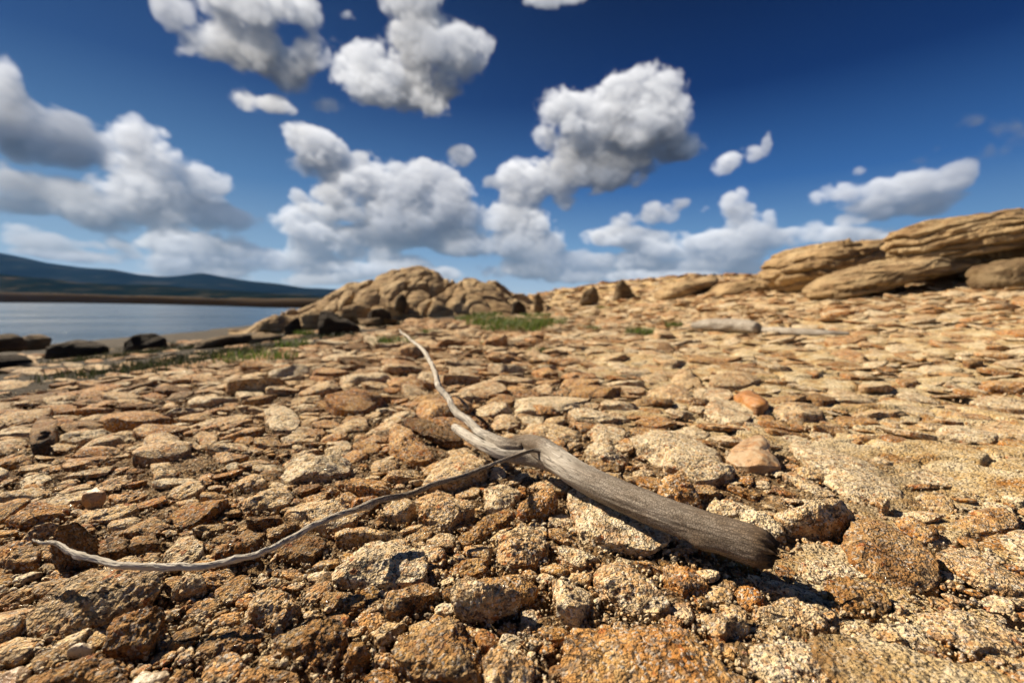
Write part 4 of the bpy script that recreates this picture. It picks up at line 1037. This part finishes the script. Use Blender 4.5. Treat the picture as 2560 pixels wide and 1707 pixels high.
# ------------------------------------------------------------------ rocks that stand up from the ground
def face_outline(pts, Y):
    """outline seen in the photograph, laid on an upright plane at depth Y"""
    out = []
    for a, b in pts:
        d_ = ray(a * K, b * K); t = Y / d_.y; out.append((d_.x * t, CAM_H + d_.z * t))
    return np.array(out)
def upright(name, label, cat, pts, Y, depth, mat, tone, sub=5, seed=0, strata=0.0, flat=3.0, cuts=5, group=None, lean=0.0, rough=1.0, low=0.0):
    # where its foot meets the ground
    foot = max(b for a, b in pts); fx = np.mean([a for a, b in pts])
    q = hit(fx * K, min(foot, 2000) * K)
    if q.y < 40: Y = min(q.y + depth * .3, Y * 1.25)
    pts = [(a, b + (14 if b > foot - 14 else 0)) for a, b in pts]
    pl = face_outline(pts, Y); c = centroid(pl)
    depth = min(depth, np.ptp(pl[:, 0]) * 1.1)
    fn = poly_outline(pl - c)
    P, Fc = stone_shape(sub, fn, depth, seed, flat=flat, cuts=cuts, strata=0, fine=0, rough=rough)
    # x, y of the shape stand upright (x, z); its thickness runs away from the camera
    P = np.stack([P[:, 0], -P[:, 2], P[:, 1]], 1)
    if strata:
        size = float(np.ptp(P[:, 2])); w_ = P[:, 2] / size - P[:, 0] / size * .22
        Q = np.stack([P[:, 0] / size * 1.1, P[:, 1] / size * 1.1, w_ * 8], 1)
        lay = w_ * 5.5 + .55 * fbm(Q * np.array([1, 1, .12]) + seed, 3, 8)
        fr = np.abs(lay - np.round(lay)) * 2                      # 0 on a bedding seam, 1 mid-layer
        dsp = np.abs(fbm(Q + seed, 4, 7, .55)) * .7 + (1 - sstep(fr, 0, .42)) * .9 * sstep(fbm(Q * np.array([.6, .6, .15]) + seed + 9, 2, 12), -.5, .2)
        j1, j2, _ = worley(np.stack([P[:, 0] * 1.5 + P[:, 1] * .6, P[:, 2] * 3.2 + seed], 1), seed % 50); dsp = dsp + .9 * np.exp(-((j2 - j1) / .07) ** 2)
        nrm = P / np.maximum(np.linalg.norm(P, axis=1), 1e-6)[:, None]
        P -= nrm * (dsp * strata * size)[:, None]
    P[:, 1] += P[:, 2] * lean
    # what the boulder stands on: carry it into the ground
    o = mesh_obj(name, P, Fc, mat, loc=(c[0], Y, c[1]))
    o.color = (*tone, 1)
    return tag(o, label, cat, group)

def boulder_mat():
    m, g = new_mat('weathered_boulder')
    co = g.new('ShaderNodeNewGeometry').outputs['Position']
    oi = g.new('ShaderNodeObjectInfo'); s = g.new('ShaderNodeSeparateXYZ'); g.put(s.inputs[0], oi.outputs['Color'])
    n1 = g.noise(co, 1.6, 6.0, .62, .4); n2 = g.noise(co, 9.0, 6.0, .65)
    bands = g.noise(g.v('MULTIPLY', g.v('ADD', co, g.vs((0, 0, -.25), g.new('ShaderNodeSeparateXYZ').outputs[0])), (.7, .7, 7)), 2.2, 5.0, .62, .6)
    c = g.ramp(n1, [(.3, (.29, .19, .09)), (.5, (.43, .305, .165)), (.7, (.53, .405, .24))])
    c = g.mix(g.m('MULTIPLY', g.rng(bands, .52, .40), .75), c, (.17, .10, .05))
    c = g.mix(g.m('MULTIPLY', g.m('SUBTRACT', n2, .5), 1.6, clamp=True), c, (.36, .20, .08))
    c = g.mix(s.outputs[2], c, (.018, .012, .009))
    nor = bump(g, n2, .10, .8); nor = bump(g, bands, .12, .7, nor); nor = bump(g, g.noise(co, 40., 4., .6), .02, .7, nor)
    finish(g, c, .88, nor, spec=.2)
    return m
M_BOULDER = boulder_mat()
BG = 'weathered ledges capping the slope'
upright('boulder', 'long smooth sandy boulder with a shaded blunt nose on the ridge', 'boulder', [(1768,645),(1772,612),(1800,580),(1850,562),(1930,555),(2030,552),(2085,556),(2100,575),(2060,592),(1990,618),(1930,642),(1880,662),(1820,668)], 7.5, 2.4, M_BOULDER, (0,0,.0), 7, 401, .07, 2.6, 3, BG)
upright('boulder', 'low rubbly ledge running along under the long smooth boulder', 'boulder', [(1860,668),(1900,640),(2000,605),(2080,585),(2180,590),(2210,610),(2100,640),(1980,665),(1900,680)], 6.6, 1.6, M_BOULDER, (0,0,.12), 6, 409, .10, 2.6, 5, BG)
upright('boulder', 'big overhanging layered ledge that tops the slope at the frame edge', 'boulder', [(2082,560),(2088,522),(2140,502),(2220,492),(2330,486),(2440,478),(2560,478),(2560,545),(2420,560),(2300,566),(2200,582),(2120,590)], 6.2, 1.9, M_BOULDER, (0,0,.0), 7, 403, .11, 2.8, 4, BG, lean=-.30)
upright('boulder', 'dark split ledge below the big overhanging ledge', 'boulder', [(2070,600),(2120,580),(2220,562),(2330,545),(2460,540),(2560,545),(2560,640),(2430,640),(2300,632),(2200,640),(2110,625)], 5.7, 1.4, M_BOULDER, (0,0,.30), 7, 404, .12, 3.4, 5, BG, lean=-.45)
upright('boulder', 'shadowed block under the dark split ledge at the frame edge', 'boulder', [(2240,650),(2260,610),(2340,590),(2450,585),(2460,650),(2350,662)], 4.9, .8, M_BOULDER, (0,0,.5), 5, 406, .08, 2.6, 5, BG)  # shade under the ledge put into its dark tone
upright('boulder', 'low pale ledge with splintered spikes on its end', 'boulder', [(1500,672),(1530,655),(1580,642),(1640,632),(1650,645),(1600,668),(1540,682)], 12.0, 1.6, M_BOULDER, (0,0,.0), 5, 407, .06, 2.6, 4, BG)
upright('boulder', 'long low pale ledge between the splintered ledge and the long smooth boulder', 'boulder', [(1620,668),(1660,650),(1760,638),(1800,645),(1790,662),(1700,672)], 10.0, 1.6, M_BOULDER, (0,0,.0), 5, 408, .08, 2.6, 4, BG)
DG = 'dark stumps and rocks standing near the water'
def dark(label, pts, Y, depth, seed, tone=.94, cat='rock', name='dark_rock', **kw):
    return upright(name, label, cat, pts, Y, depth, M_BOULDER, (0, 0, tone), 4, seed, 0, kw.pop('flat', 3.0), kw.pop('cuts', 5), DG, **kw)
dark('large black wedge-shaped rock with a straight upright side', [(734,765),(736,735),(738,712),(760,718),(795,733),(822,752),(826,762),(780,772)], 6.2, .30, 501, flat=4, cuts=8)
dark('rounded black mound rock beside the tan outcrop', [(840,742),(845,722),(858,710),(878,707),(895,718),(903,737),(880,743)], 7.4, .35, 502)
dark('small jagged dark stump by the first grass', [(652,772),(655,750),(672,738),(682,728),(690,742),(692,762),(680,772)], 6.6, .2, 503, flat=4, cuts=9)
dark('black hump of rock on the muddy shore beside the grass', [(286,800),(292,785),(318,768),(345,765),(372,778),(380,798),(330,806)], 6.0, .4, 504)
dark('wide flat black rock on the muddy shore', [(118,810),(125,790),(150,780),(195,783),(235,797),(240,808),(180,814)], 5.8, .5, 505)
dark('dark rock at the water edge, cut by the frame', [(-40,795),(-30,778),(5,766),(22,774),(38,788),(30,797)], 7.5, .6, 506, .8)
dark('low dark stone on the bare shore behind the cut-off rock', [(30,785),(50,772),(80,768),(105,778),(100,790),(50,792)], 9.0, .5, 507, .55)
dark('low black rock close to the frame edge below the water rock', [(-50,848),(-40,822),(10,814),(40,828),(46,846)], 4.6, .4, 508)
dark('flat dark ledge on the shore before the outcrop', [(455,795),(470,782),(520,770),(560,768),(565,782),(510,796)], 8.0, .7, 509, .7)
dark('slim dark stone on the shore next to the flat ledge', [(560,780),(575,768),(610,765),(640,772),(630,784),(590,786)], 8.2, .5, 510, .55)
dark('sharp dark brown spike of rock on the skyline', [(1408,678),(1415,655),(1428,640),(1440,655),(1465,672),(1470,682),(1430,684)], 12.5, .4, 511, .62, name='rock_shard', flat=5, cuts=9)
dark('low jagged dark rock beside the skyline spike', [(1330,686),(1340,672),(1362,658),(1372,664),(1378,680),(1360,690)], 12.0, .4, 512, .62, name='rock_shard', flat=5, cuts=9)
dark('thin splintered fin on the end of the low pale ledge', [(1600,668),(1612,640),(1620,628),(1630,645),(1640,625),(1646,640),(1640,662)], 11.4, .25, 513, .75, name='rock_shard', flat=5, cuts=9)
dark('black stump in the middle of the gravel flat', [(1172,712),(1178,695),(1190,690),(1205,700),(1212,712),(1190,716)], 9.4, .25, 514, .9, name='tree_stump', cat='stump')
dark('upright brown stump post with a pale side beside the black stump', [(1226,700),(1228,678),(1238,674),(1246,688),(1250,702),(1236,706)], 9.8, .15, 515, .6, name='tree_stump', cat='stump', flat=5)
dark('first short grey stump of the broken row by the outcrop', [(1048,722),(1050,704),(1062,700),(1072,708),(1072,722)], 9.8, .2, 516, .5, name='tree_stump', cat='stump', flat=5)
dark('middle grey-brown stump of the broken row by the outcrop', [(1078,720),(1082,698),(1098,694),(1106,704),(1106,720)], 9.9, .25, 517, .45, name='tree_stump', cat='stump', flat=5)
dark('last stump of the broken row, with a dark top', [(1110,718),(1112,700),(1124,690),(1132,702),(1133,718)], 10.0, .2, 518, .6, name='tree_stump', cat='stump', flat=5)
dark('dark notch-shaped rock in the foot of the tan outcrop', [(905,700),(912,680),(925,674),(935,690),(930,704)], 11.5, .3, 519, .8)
# bleached log on the slope
lg = limb('log', [(*hit(1592 * K, 748 * K, .06), .035), (*hit(1640 * K, 746 * K, .075), .062), (*hit(1700 * K, 748 * K, .075), .064), (*hit(1738 * K, 752 * K, .06), .048)], M_WOOD, None, seg=32, n=14, groove=.05, seed=44, age_fn=lambda t: t * 0 + .3)
tag(lg, 'short thick bleached log lying on the stony slope', 'log')
lg2 = limb('log', [(*hit(1745 * K, 756 * K, .03), .022), (*hit(1790 * K, 760 * K, .035), .030), (*hit(1880 * K, 764 * K, .03), .024), (*hit(1950 * K, 766 * K, .02), .010)], M_WOOD, None, seg=24, n=14, groove=.08, seed=45, age_fn=lambda t: t * 0 + .3)
tag(lg2, 'long thin half-buried pale log trailing from the thick bleached one', 'log')

# ------------------------------------------------------------------ outcrop: domes of bedrock beyond the flat
def make_outcrop():
    sil = np.array([(560,772),(585,756),(615,742),(645,728),(690,722),(715,708),(740,694),(768,680),(800,664),(850,655),(885,645),(905,636),(925,631),(960,628),(985,631),(1005,640),(1020,652),(1040,650),(1065,643),(1090,646),(1115,654),(1140,662),(1165,676),(1190,690),(1220,700)], float)
    Y0 = 15.0
    sw = face_outline(sil, Y0)
    nx_, ny_ = 520, 300
    X = np.linspace(sw[0, 0] - .5, sw[-1, 0] + .5, nx_); Yv = np.linspace(Y0 - 4.2, Y0 + 6, ny_)
    XX, YY = np.meshgrid(X, Yv, indexing='ij'); XX = XX * YY / Y0
    top = np.interp(X, sw[:, 0], sw[:, 1])[:, None]
    base_ = terrain(XX.ravel(), YY.ravel()).reshape(XX.shape) - .25
    t = (YY - Y0)
    prof = np.where(t < 0, np.clip(1 - (np.abs(t) / 4.1) ** 1.12, 0, 1), np.clip(1 - (t / 5.5) ** 2, 0, 1))
    Z = base_ + np.maximum(top - base_, 0) * prof
    P = np.stack([XX.ravel(), YY.ravel() * 1.0, Z.ravel() * 1.4], 1)
    wp = P[:, :2] + .35 * np.stack([vnoise(P * .9, 1), vnoise(P * .9, 2)], 1)
    f1, f2, idn = worley(wp * np.array([.62, .62]) + 3, 21)
    g1, g2, idg = worley(wp * 1.7, 22)
    hgt = np.maximum(Z.ravel() - base_.ravel(), 0); k = np.clip(hgt / .5, 0, 1)
    dz_ = (-.20 * f1 ** 2 * 1.0 - .28 * np.exp(-((f2 - f1) / .07) ** 2) + idn * .20) * k * .8
    dz_ += (-.12 * g1 ** 2 - .10 * np.exp(-((g2 - g1) / .10) ** 2)) * k + .05 * fbm(P * 2.2, 4, 5) * k
    Z = Z + (dz_ + .16 * k).reshape(Z.shape)
    o = mesh_obj('rock_outcrop', np.stack([XX, YY, Z], 2).reshape(-1, 3), grid_faces(nx_, ny_), M_BOULDER)
    o.color = (0, 0, 0, 1)
    tag(o, 'tan domed granite outcrop rising between the lake and the gravel flat', 'rock outcrop')
make_outcrop()
OG = 'tan blocks fallen round the foot of the outcrop'
for k, (lab, pts, D_) in enumerate([
  ('low tan block at the lake end of the outcrop', [(600,752),(612,735),(650,722),(672,735),(668,750),(630,758)], 8.5),
  ('tan block between the jagged dark stump and the black wedge rock', [(690,745),(696,722),(715,712),(732,722),(732,745),(710,750)], 8.5),
  ('pale tan slab leaning behind the black wedge rock', [(775,725),(790,705),(830,696),(850,706),(845,724),(810,730)], 9.5),
  ('rounded tan block behind the black mound rock', [(885,715),(892,694),(915,686),(938,696),(940,714),(910,720)], 9.5),
  ('tan boulder with a shaded notch under the outcrop dome', [(950,712),(955,690),(985,680),(1012,690),(1015,708),(985,716)], 10.5),
  ('small pale block at the foot of the outcrop beside the first grey stump', [(1015,716),(1020,702),(1035,698),(1046,706),(1046,717)], 10.0),
  ('flat pale boulder on the slope end of the outcrop', [(1110,690),(1120,674),(1160,668),(1192,676),(1196,688),(1150,694)], 13.0)]):
    upright('outcrop_block', lab, 'rock', pts, D_, .8, M_BOULDER, (0, 0, 0), 5, 601 + k, .05, 3.4, 9, OG)

# ------------------------------------------------------------------ lake, far shore, hills
def lake():
    m, g = new_mat('lake_water')
    co = g.new('ShaderNodeNewGeometry').outputs['Position']
    h = g.m('ADD', g.noise(g.v('MULTIPLY', co, (.6, 1.4, 1)), 1.6, 4.0, .6), g.m('MULTIPLY', g.noise(co, .12, 3.0, .5), 2.0))
    wind = g.rng(g.noise(g.v('MULTIPLY', co, (.25, 1.0, 1)), .05, 4.0, .6), .42, .60)
    finish(g, (.018, .050, .090), g.rng(wind, 0, 1, .16, .24), bump(g, h, .14, .8), spec=.5)
    x = np.r_[-5600, -1200, -300, np.linspace(-120, 60, 20), 300]; y = np.r_[-900, 0, np.linspace(5, 300, 20), 900, 2600]
    X, Y = np.meshgrid(x, y, indexing='ij')
    tag(mesh_obj('lake', np.stack([X, Y, X * 0 + WATER_Z], 2).reshape(-1, 3), grid_faces(*X.shape), m), kind='structure')
lake()
def far_land():
    m, g = new_mat('far_shore')
    geo = g.new('ShaderNodeNewGeometry').outputs['Position']; a = g.new('ShaderNodeAttribute'); a.attribute_name = 'rise'
    n = g.noise(g.v('MULTIPLY', geo, (1, 1, 6)), .03, 6.0, .6)
    t = g.m('ADD', a.outputs['Fac'], g.m('MULTIPLY', g.m('SUBTRACT', n, .5), .25))
    c = g.ramp(t, [(0.0, (.008, .006, .005)), (.5, (.012, .009, .007)), (.72, (.026, .020, .015)), (.93, (.060, .046, .034)), (1.0, (.16, .125, .09))])
    finish(g, c, 1.0, None, spec=0.0)
    # base line of the bank in the photograph, its distance, and the height of its top
    B = [(-900, 690, 515, 662), (-300, 693, 500, 667), (0, 695, 480, 671), (150, 698, 400, 674), (300, 702, 300, 679), (450, 706, 210, 684), (600, 710, 150, 688), (700, 712, 135, 687), (800, 712, 130, 690), (1300, 712, 130, 690)]
    pu = np.linspace(-900, 1200, 160); rows = []
    yb = np.interp(pu, [b[0] for b in B], [b[2] for b in B]); ty = np.interp(pu, [b[0] for b in B], [b[3] for b in B])
    V, rise = [], []
    for k, t_ in enumerate(np.r_[-.3, 0, np.linspace(.1, 1, 12), 1.3, 2.5]):
        for i, p in enumerate(pu):
            u = (p * K - 1280) / F
            yy = yb[i] * (1 + .55 * max(t_, 0.0) ** 1.5)
            topz = CAM_H + (690 - ty[i]) * K / F * yb[i] * 1.55
            zz = WATER_Z + (topz - WATER_Z) * min(max(t_, -.2), 1.02)
            zz += .6 * vnoise(np.array([[u * 14, t_ * 3, 0]]), 5)[0] * (t_ > .2) * min(1, yb[i] / 200)
            V.append((u * yy, yy, zz)); rise.append(min(max(t_, 0), 1.02))
    o = mesh_obj('far_shore', np.array(V), grid_faces(16, 160), m, attrs={'rise': np.array(rise)})
    tag(o, kind='structure')
    def hills(name, sil, D, depth, cols, seed, sc):
        m, g = new_mat(name)
        geo = g.new('ShaderNodeNewGeometry').outputs['Position']
        n = g.noise(g.v('MULTIPLY', geo, (1, 1, 3)), sc, 7.0, .62)
        finish(g, g.ramp(n, cols), 1.0, None, spec=0.0)
        sil = np.array(sil, float); pu = np.linspace(sil[0, 0], sil[-1, 0], 300); ty = np.interp(pu, sil[:, 0], sil[:, 1])
        V = []
        ts = np.linspace(0, 1.6, 26)
        for t_ in ts:
            q = (690 - ty) * K / F * D
            u = (pu * K - 1280) / F
            yy = D * (1 - .35 * (1 - t_)) if t_ <= 1 else D * (1 + .5 * (t_ - 1))
            base = WATER_Z - 1
            prof = np.clip(math.sin(min(t_, 1) * math.pi / 2) ** 1.5, 0, 1) if t_ <= 1 else 1 - (t_ - 1) * 1.2
            zz = base + (q - base) * prof
            nn = fbm(np.stack([u * 9, np.full_like(u, t_ * 4), u * 0], 1), 4, seed)
            zz = zz + nn * depth * (0 if t_ == 0 else 1) * (.25 if abs(t_ - 1) < .04 else .8)
            V += list(zip(u * yy, np.full_like(u, yy), zz))
        o = mesh_obj(name, np.array(V), grid_faces(len(ts), 300), m); tag(o, kind='structure')
    hills('hills', [(-1500,640),(-700,560),(-300,560),(-100,575),(0,583),(60,593),(130,606),(200,616),(270,620),(330,632),(370,636),(420,634),(470,630),(520,638),(580,648),(650,655),(700,662),(740,664),(790,667),(900,676),(1100,684),(1500,690)], 3600, 10,
          [(.35, (.0015, .005, .009)), (.5, (.004, .010, .015)), (.60, (.012, .018, .018)), (.72, (.045, .042, .034))], 61, .004)  # blue of distant haze put into the slope colours
    hills('near_hills', [(-1500,660),(-600,640),(-200,632),(0,630),(80,640),(180,652),(300,656),(420,662),(520,668),(640,674),(760,681),(900,688)], 1500, 5,
          [(.35, (.002, .006, .007)), (.5, (.005, .010, .009)), (.58, (.020, .022, .016)), (.70, (.07, .055, .038))], 71, .01)  # nearer slopes also tinted with painted haze blue
far_land()

# ------------------------------------------------------------------ grass
def grass_mat(name, a, b):
    m, g = new_mat(name)
    at = g.new('ShaderNodeAttribute'); at.attribute_name = 'tone'
    c = g.mix(at.outputs['Fac'], a, b)
    bs = finish(g, c, .6, None, spec=.3)
    tr = g.new('ShaderNodeBsdfTranslucent'); g.put(tr.inputs[0], c)
    mx = g.new('ShaderNodeMixShader'); mx.inputs[0].default_value = .35
    out = [n for n in g.n if n.type == 'OUTPUT_MATERIAL'][0]
    g.put(mx.inputs[1], bs.outputs[0]); g.put(mx.inputs[2], tr.outputs[0]); g.put(out.inputs[0], mx.outputs[0])
    return m
M_GRASS = grass_mat('grass_blades', (.075, .14, .020), (.17, .15, .055))
def blades(name, spots, mat, label, kind=None, cat=None, group=None, seed=0):
    """spots: (x, y, z, height, lean, n blades, spread)"""
    rs = np.random.RandomState(seed); V, Fc, T = [], [], []
    for (x, y, z, h, n, sp) in spots:
        for _ in range(n):
            a = rs.uniform(0, 6.28); r = sp * math.sqrt(rs.rand()); bx, by = x + math.cos(a) * r, y + math.sin(a) * r
            l = h * rs.uniform(.5, 1.1); az_ = rs.uniform(0, 6.28); ln = rs.uniform(.15, .8) * l; w_ = h * rs.uniform(.03, .06)
            pa = az_ + 1.57; ox, oy = math.cos(pa) * w_, math.sin(pa) * w_; dx_, dy_ = math.cos(az_) * ln, math.sin(az_) * ln
            k = len(V)
            V += [(bx - ox, by - oy, z), (bx + ox, by + oy, z), (bx + dx_ * .4 + ox * .8, by + dy_ * .4 + oy * .8, z + l * .6), (bx + dx_ * .4 - ox * .8, by + dy_ * .4 - oy * .8, z + l * .6),
                  (bx + dx_ + ox * .15, by + dy_ + oy * .15, z + l * .95), (bx + dx_ - ox * .15, by + dy_ - oy * .15, z + l * .95)]
            Fc += [(k, k + 1, k + 2, k + 3), (k + 3, k + 2, k + 4, k + 5)]; T += [rs.rand() ** 2] * 6
    o = mesh_obj(name, np.array(V), np.array(Fc), mat, attrs={'tone': np.array(T)})
    return tag(o, label, cat, group, kind)
TG = 'green grass tufts among the stones'
TUFT = [('bright green grass tuft beside the rounded distant stone', 1470, 768, .055, 260, .16), ('tiny pale green tuft behind the bright green tuft', 1548, 750, .05, 100, .10),
        ('low green tuft at the foot of the curved upright twig', 895, 790, .05, 160, .20), ('sparse tuft by the thin whitish slab', 675, 798, .05, 120, .12),
        ('small tuft in front of the jagged dark stump', 700, 770, .06, 140, .14), ('single thin sprout standing among the stones beyond the fork', 1270, 862, .035, 26, .03),
        ('low spreading tuft on the stone edge near the muddy shore', 590, 826, .045, 160, .22), ('thin tuft between the main grass patch and the bright tuft', 1350, 755, .04, 110, .18),
        ('faint tuft on the gravel beyond the main grass patch', 1385, 708, .06, 80, .22), ('little tuft in front of the main grass patch', 1240, 808, .03, 60, .09), ('scrubby tuft beside the whitish slab in front of the mound rock', 975, 765, .04, 90, .15),
        ('wispy tuft below the main grass patch', 1130, 790, .03, 60, .10)]
for k, (lab, a, b, h, n, sp) in enumerate(TUFT):
    q = hit(a * K, b * K)
    o = blades('grass_tuft', [(0, 0, -.01, h * (1.7 if a != 1270 else 1), int(n * 1.3), sp)], M_GRASS, lab, cat='grass tuft', group=TG, seed=k); o.location = q
q = [hit(a * K, b * K) for a, b in ((1090, 735), (1130, 745), (1170, 740), (1210, 750), (1250, 742), (1180, 758), (1120, 725), (1230, 728))]
o = blades('grass_patch', [(v.x, v.y, v.z - .01, .13, 330, .40) for v in q], M_GRASS, 'wide low grass patch on the gravel flat beyond the curved twig', cat='grass patch', seed=91)
spots = []
rs = np.random.RandomState(9)
for _ in range(2200):
    x = -rs.uniform(1.75, 10); y = rs.uniform(1.5, 11)
    if _ % 2: x = -rs.uniform(1.75, 4.5); y = rs.uniform(1.5, 5.5)
    if vnoise(np.array([[x * 1.1, y * 1.1, 4.]]), 6)[0] < -.1: continue
    spots.append((x, y, terrain(x, y) - .01, rs.uniform(.02, .065), 34, .20))
M_GRASS2 = grass_mat('shore_grass_blades', (.024, .036, .011), (.065, .052, .024))
blades('grass', spots, M_GRASS2, 'thin grass and weeds growing over the dark mud by the lake', kind='stuff', cat='grass', seed=5)

# ------------------------------------------------------------------ air: far hills fade to blue
m, g = new_mat('haze')
pv = g.new('ShaderNodeVolumePrincipled')
pv.inputs['Color'].default_value = (.16, .42, 1.0, 1)
pv.inputs['Density'].default_value = .000022
pv.inputs['Anisotropy'].default_value = .2
g.put(g.new('ShaderNodeOutputMaterial').inputs['Volume'], pv.outputs[0])
X0, X1, Y0_, Y1, Z0, Z1 = -6000, 6000, -6000, 6000, -12, 520
V = [(x, y, z) for x in (X0, X1) for y in (Y0_, Y1) for z in (Z0, Z1)]
Fc = [(0, 1, 3, 2), (4, 6, 7, 5), (0, 4, 5, 1), (2, 3, 7, 6), (0, 2, 6, 4), (1, 5, 7, 3)]
hz = mesh_obj('haze', np.array(V), np.array(Fc), m, smooth=False)
tag(hz, kind='stuff')
